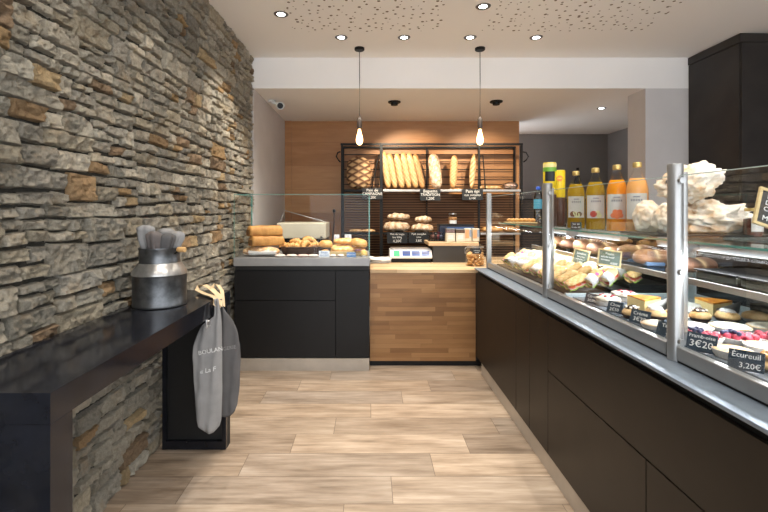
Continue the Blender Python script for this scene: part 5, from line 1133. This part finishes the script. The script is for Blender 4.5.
# dark shelving and bottles faintly visible at the back of the recess
t = thing('recess_cabinet', 'low dark cabinet at the back of the grey recess', 'cabinet', (3.1, 7.2, 0)); MB().box((-0.8, -0.25, 0), (0.85, 0.28, 1.55)).build('carcass', M['tall_dark'], t); MB().box((-0.82, -0.27, 1.552), (0.87, 0.28, 1.58)).build('top', M['black_lam'], t)
rb = plain('red_glass', (0.20, 0.02, 0.02), 0.3)
for i, (x, mt_) in enumerate(((2.98, rb), (3.35, M['slate']))):
    b_ = thing('dark_bottle', ['dark red bottle on the cabinet in the recess behind the juices', 'black bottle on the cabinet in the recess behind the orange juice'][i], 'bottle', (x, 7.1, 1.581)); MB().lathe([(0.05, 0), (0.05, 0.30), (0.02, 0.40), (0.02, 0.46)], 24).build('glass_body', mt_, b_, 50); MB().lathe([(0.022, 0.461), (0.022, 0.50)], 20).build('cap', M['black_metal'], b_, 40)
# ------------------------------------------------------------------ light and camera
for x, y in DL[1:]: spot('lamp_downlight', (x, y, ZC - 0.02), (x, y, 0), 60, 110, 0.8)
spot('lamp_downlight', (-0.736, 3.64, ZC - 0.02), (-0.85, 3.64, 0), 85, 95, 0.6, (1.0, 0.90, 0.78))
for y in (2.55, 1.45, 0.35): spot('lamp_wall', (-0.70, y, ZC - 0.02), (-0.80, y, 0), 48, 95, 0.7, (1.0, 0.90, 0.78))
for x, y in ((0.3, 2.6), (0.3, 1.2), (1.25, 2.4), (1.25, 1.1), (2.3, 3.4), (2.3, 2.2), (2.3, 1.0)): spot('lamp_downlight', (x, y, ZC - 0.02), (x, y, 0), 40, 110, 0.8)  # out-of-view lamps without fixtures, added to light the room
spot('lamp_rear', (2.94, 5.59, ZB - 0.02), (2.94, 5.59, 0), 120, 120, 0.7)
spot('lamp_rack', (0.29, 5.25, ZB - 0.06), (0.60, 6.3, 1.70), 135, 80, 0.6, (1.0, 0.84, 0.64), 0.02)
spot('lamp_rack', (1.50, 5.23, ZB - 0.06), (1.60, 6.3, 1.70), 90, 80, 0.6, (1.0, 0.84, 0.64), 0.02)
for a, b in ((2.66, 3.80), (1.2, 2.32), (0.35, 1.15)):
    l = bpy.data.lights.new('lamp_case', 'AREA'); l.shape = 'RECTANGLE'; l.size = 0.05; l.size_y = b - a; l.energy = 7.5 * (b - a); l.color = (0.93, 0.96, 1.0)
    o = bpy.data.objects.new('lamp_case', l); COL.objects.link(o); o.location = (1.45, (a + b) / 2, 1.205); o.rotation_euler = (0, R(25), 0)
w = bpy.data.worlds.new('daylight'); sc.world = w; w.use_nodes = True
w.node_tree.nodes['Background'].inputs[0].default_value = (0.90, 0.94, 1.0, 1); w.node_tree.nodes['Background'].inputs[1].default_value = 2.9

cd = bpy.data.cameras.new('camera'); cam = bpy.data.objects.new('camera', cd); COL.objects.link(cam)
cam.location = (0, 0, 1.4); cam.rotation_euler = (R(90), 0, 0)
cd.sensor_width = 36; cd.lens = 440 / 768 * 36; cd.shift_x = 14 / 768; cd.shift_y = -46 / 768; cd.clip_start = 0.05
sc.camera = cam
sc.view_settings.view_transform = 'Standard'; sc.view_settings.look = 'None'; sc.view_settings.gamma = 1.0; sc.view_settings.exposure = 0.48
sc.view_settings.use_curve_mapping = False
sc.cycles.use_denoising = True; sc.cycles.max_bounces = 10; sc.cycles.transparent_max_bounces = 32; sc.cycles.caustics_reflective = False; sc.cycles.caustics_refractive = False
sc.cycles.sample_clamp_indirect = 6.0
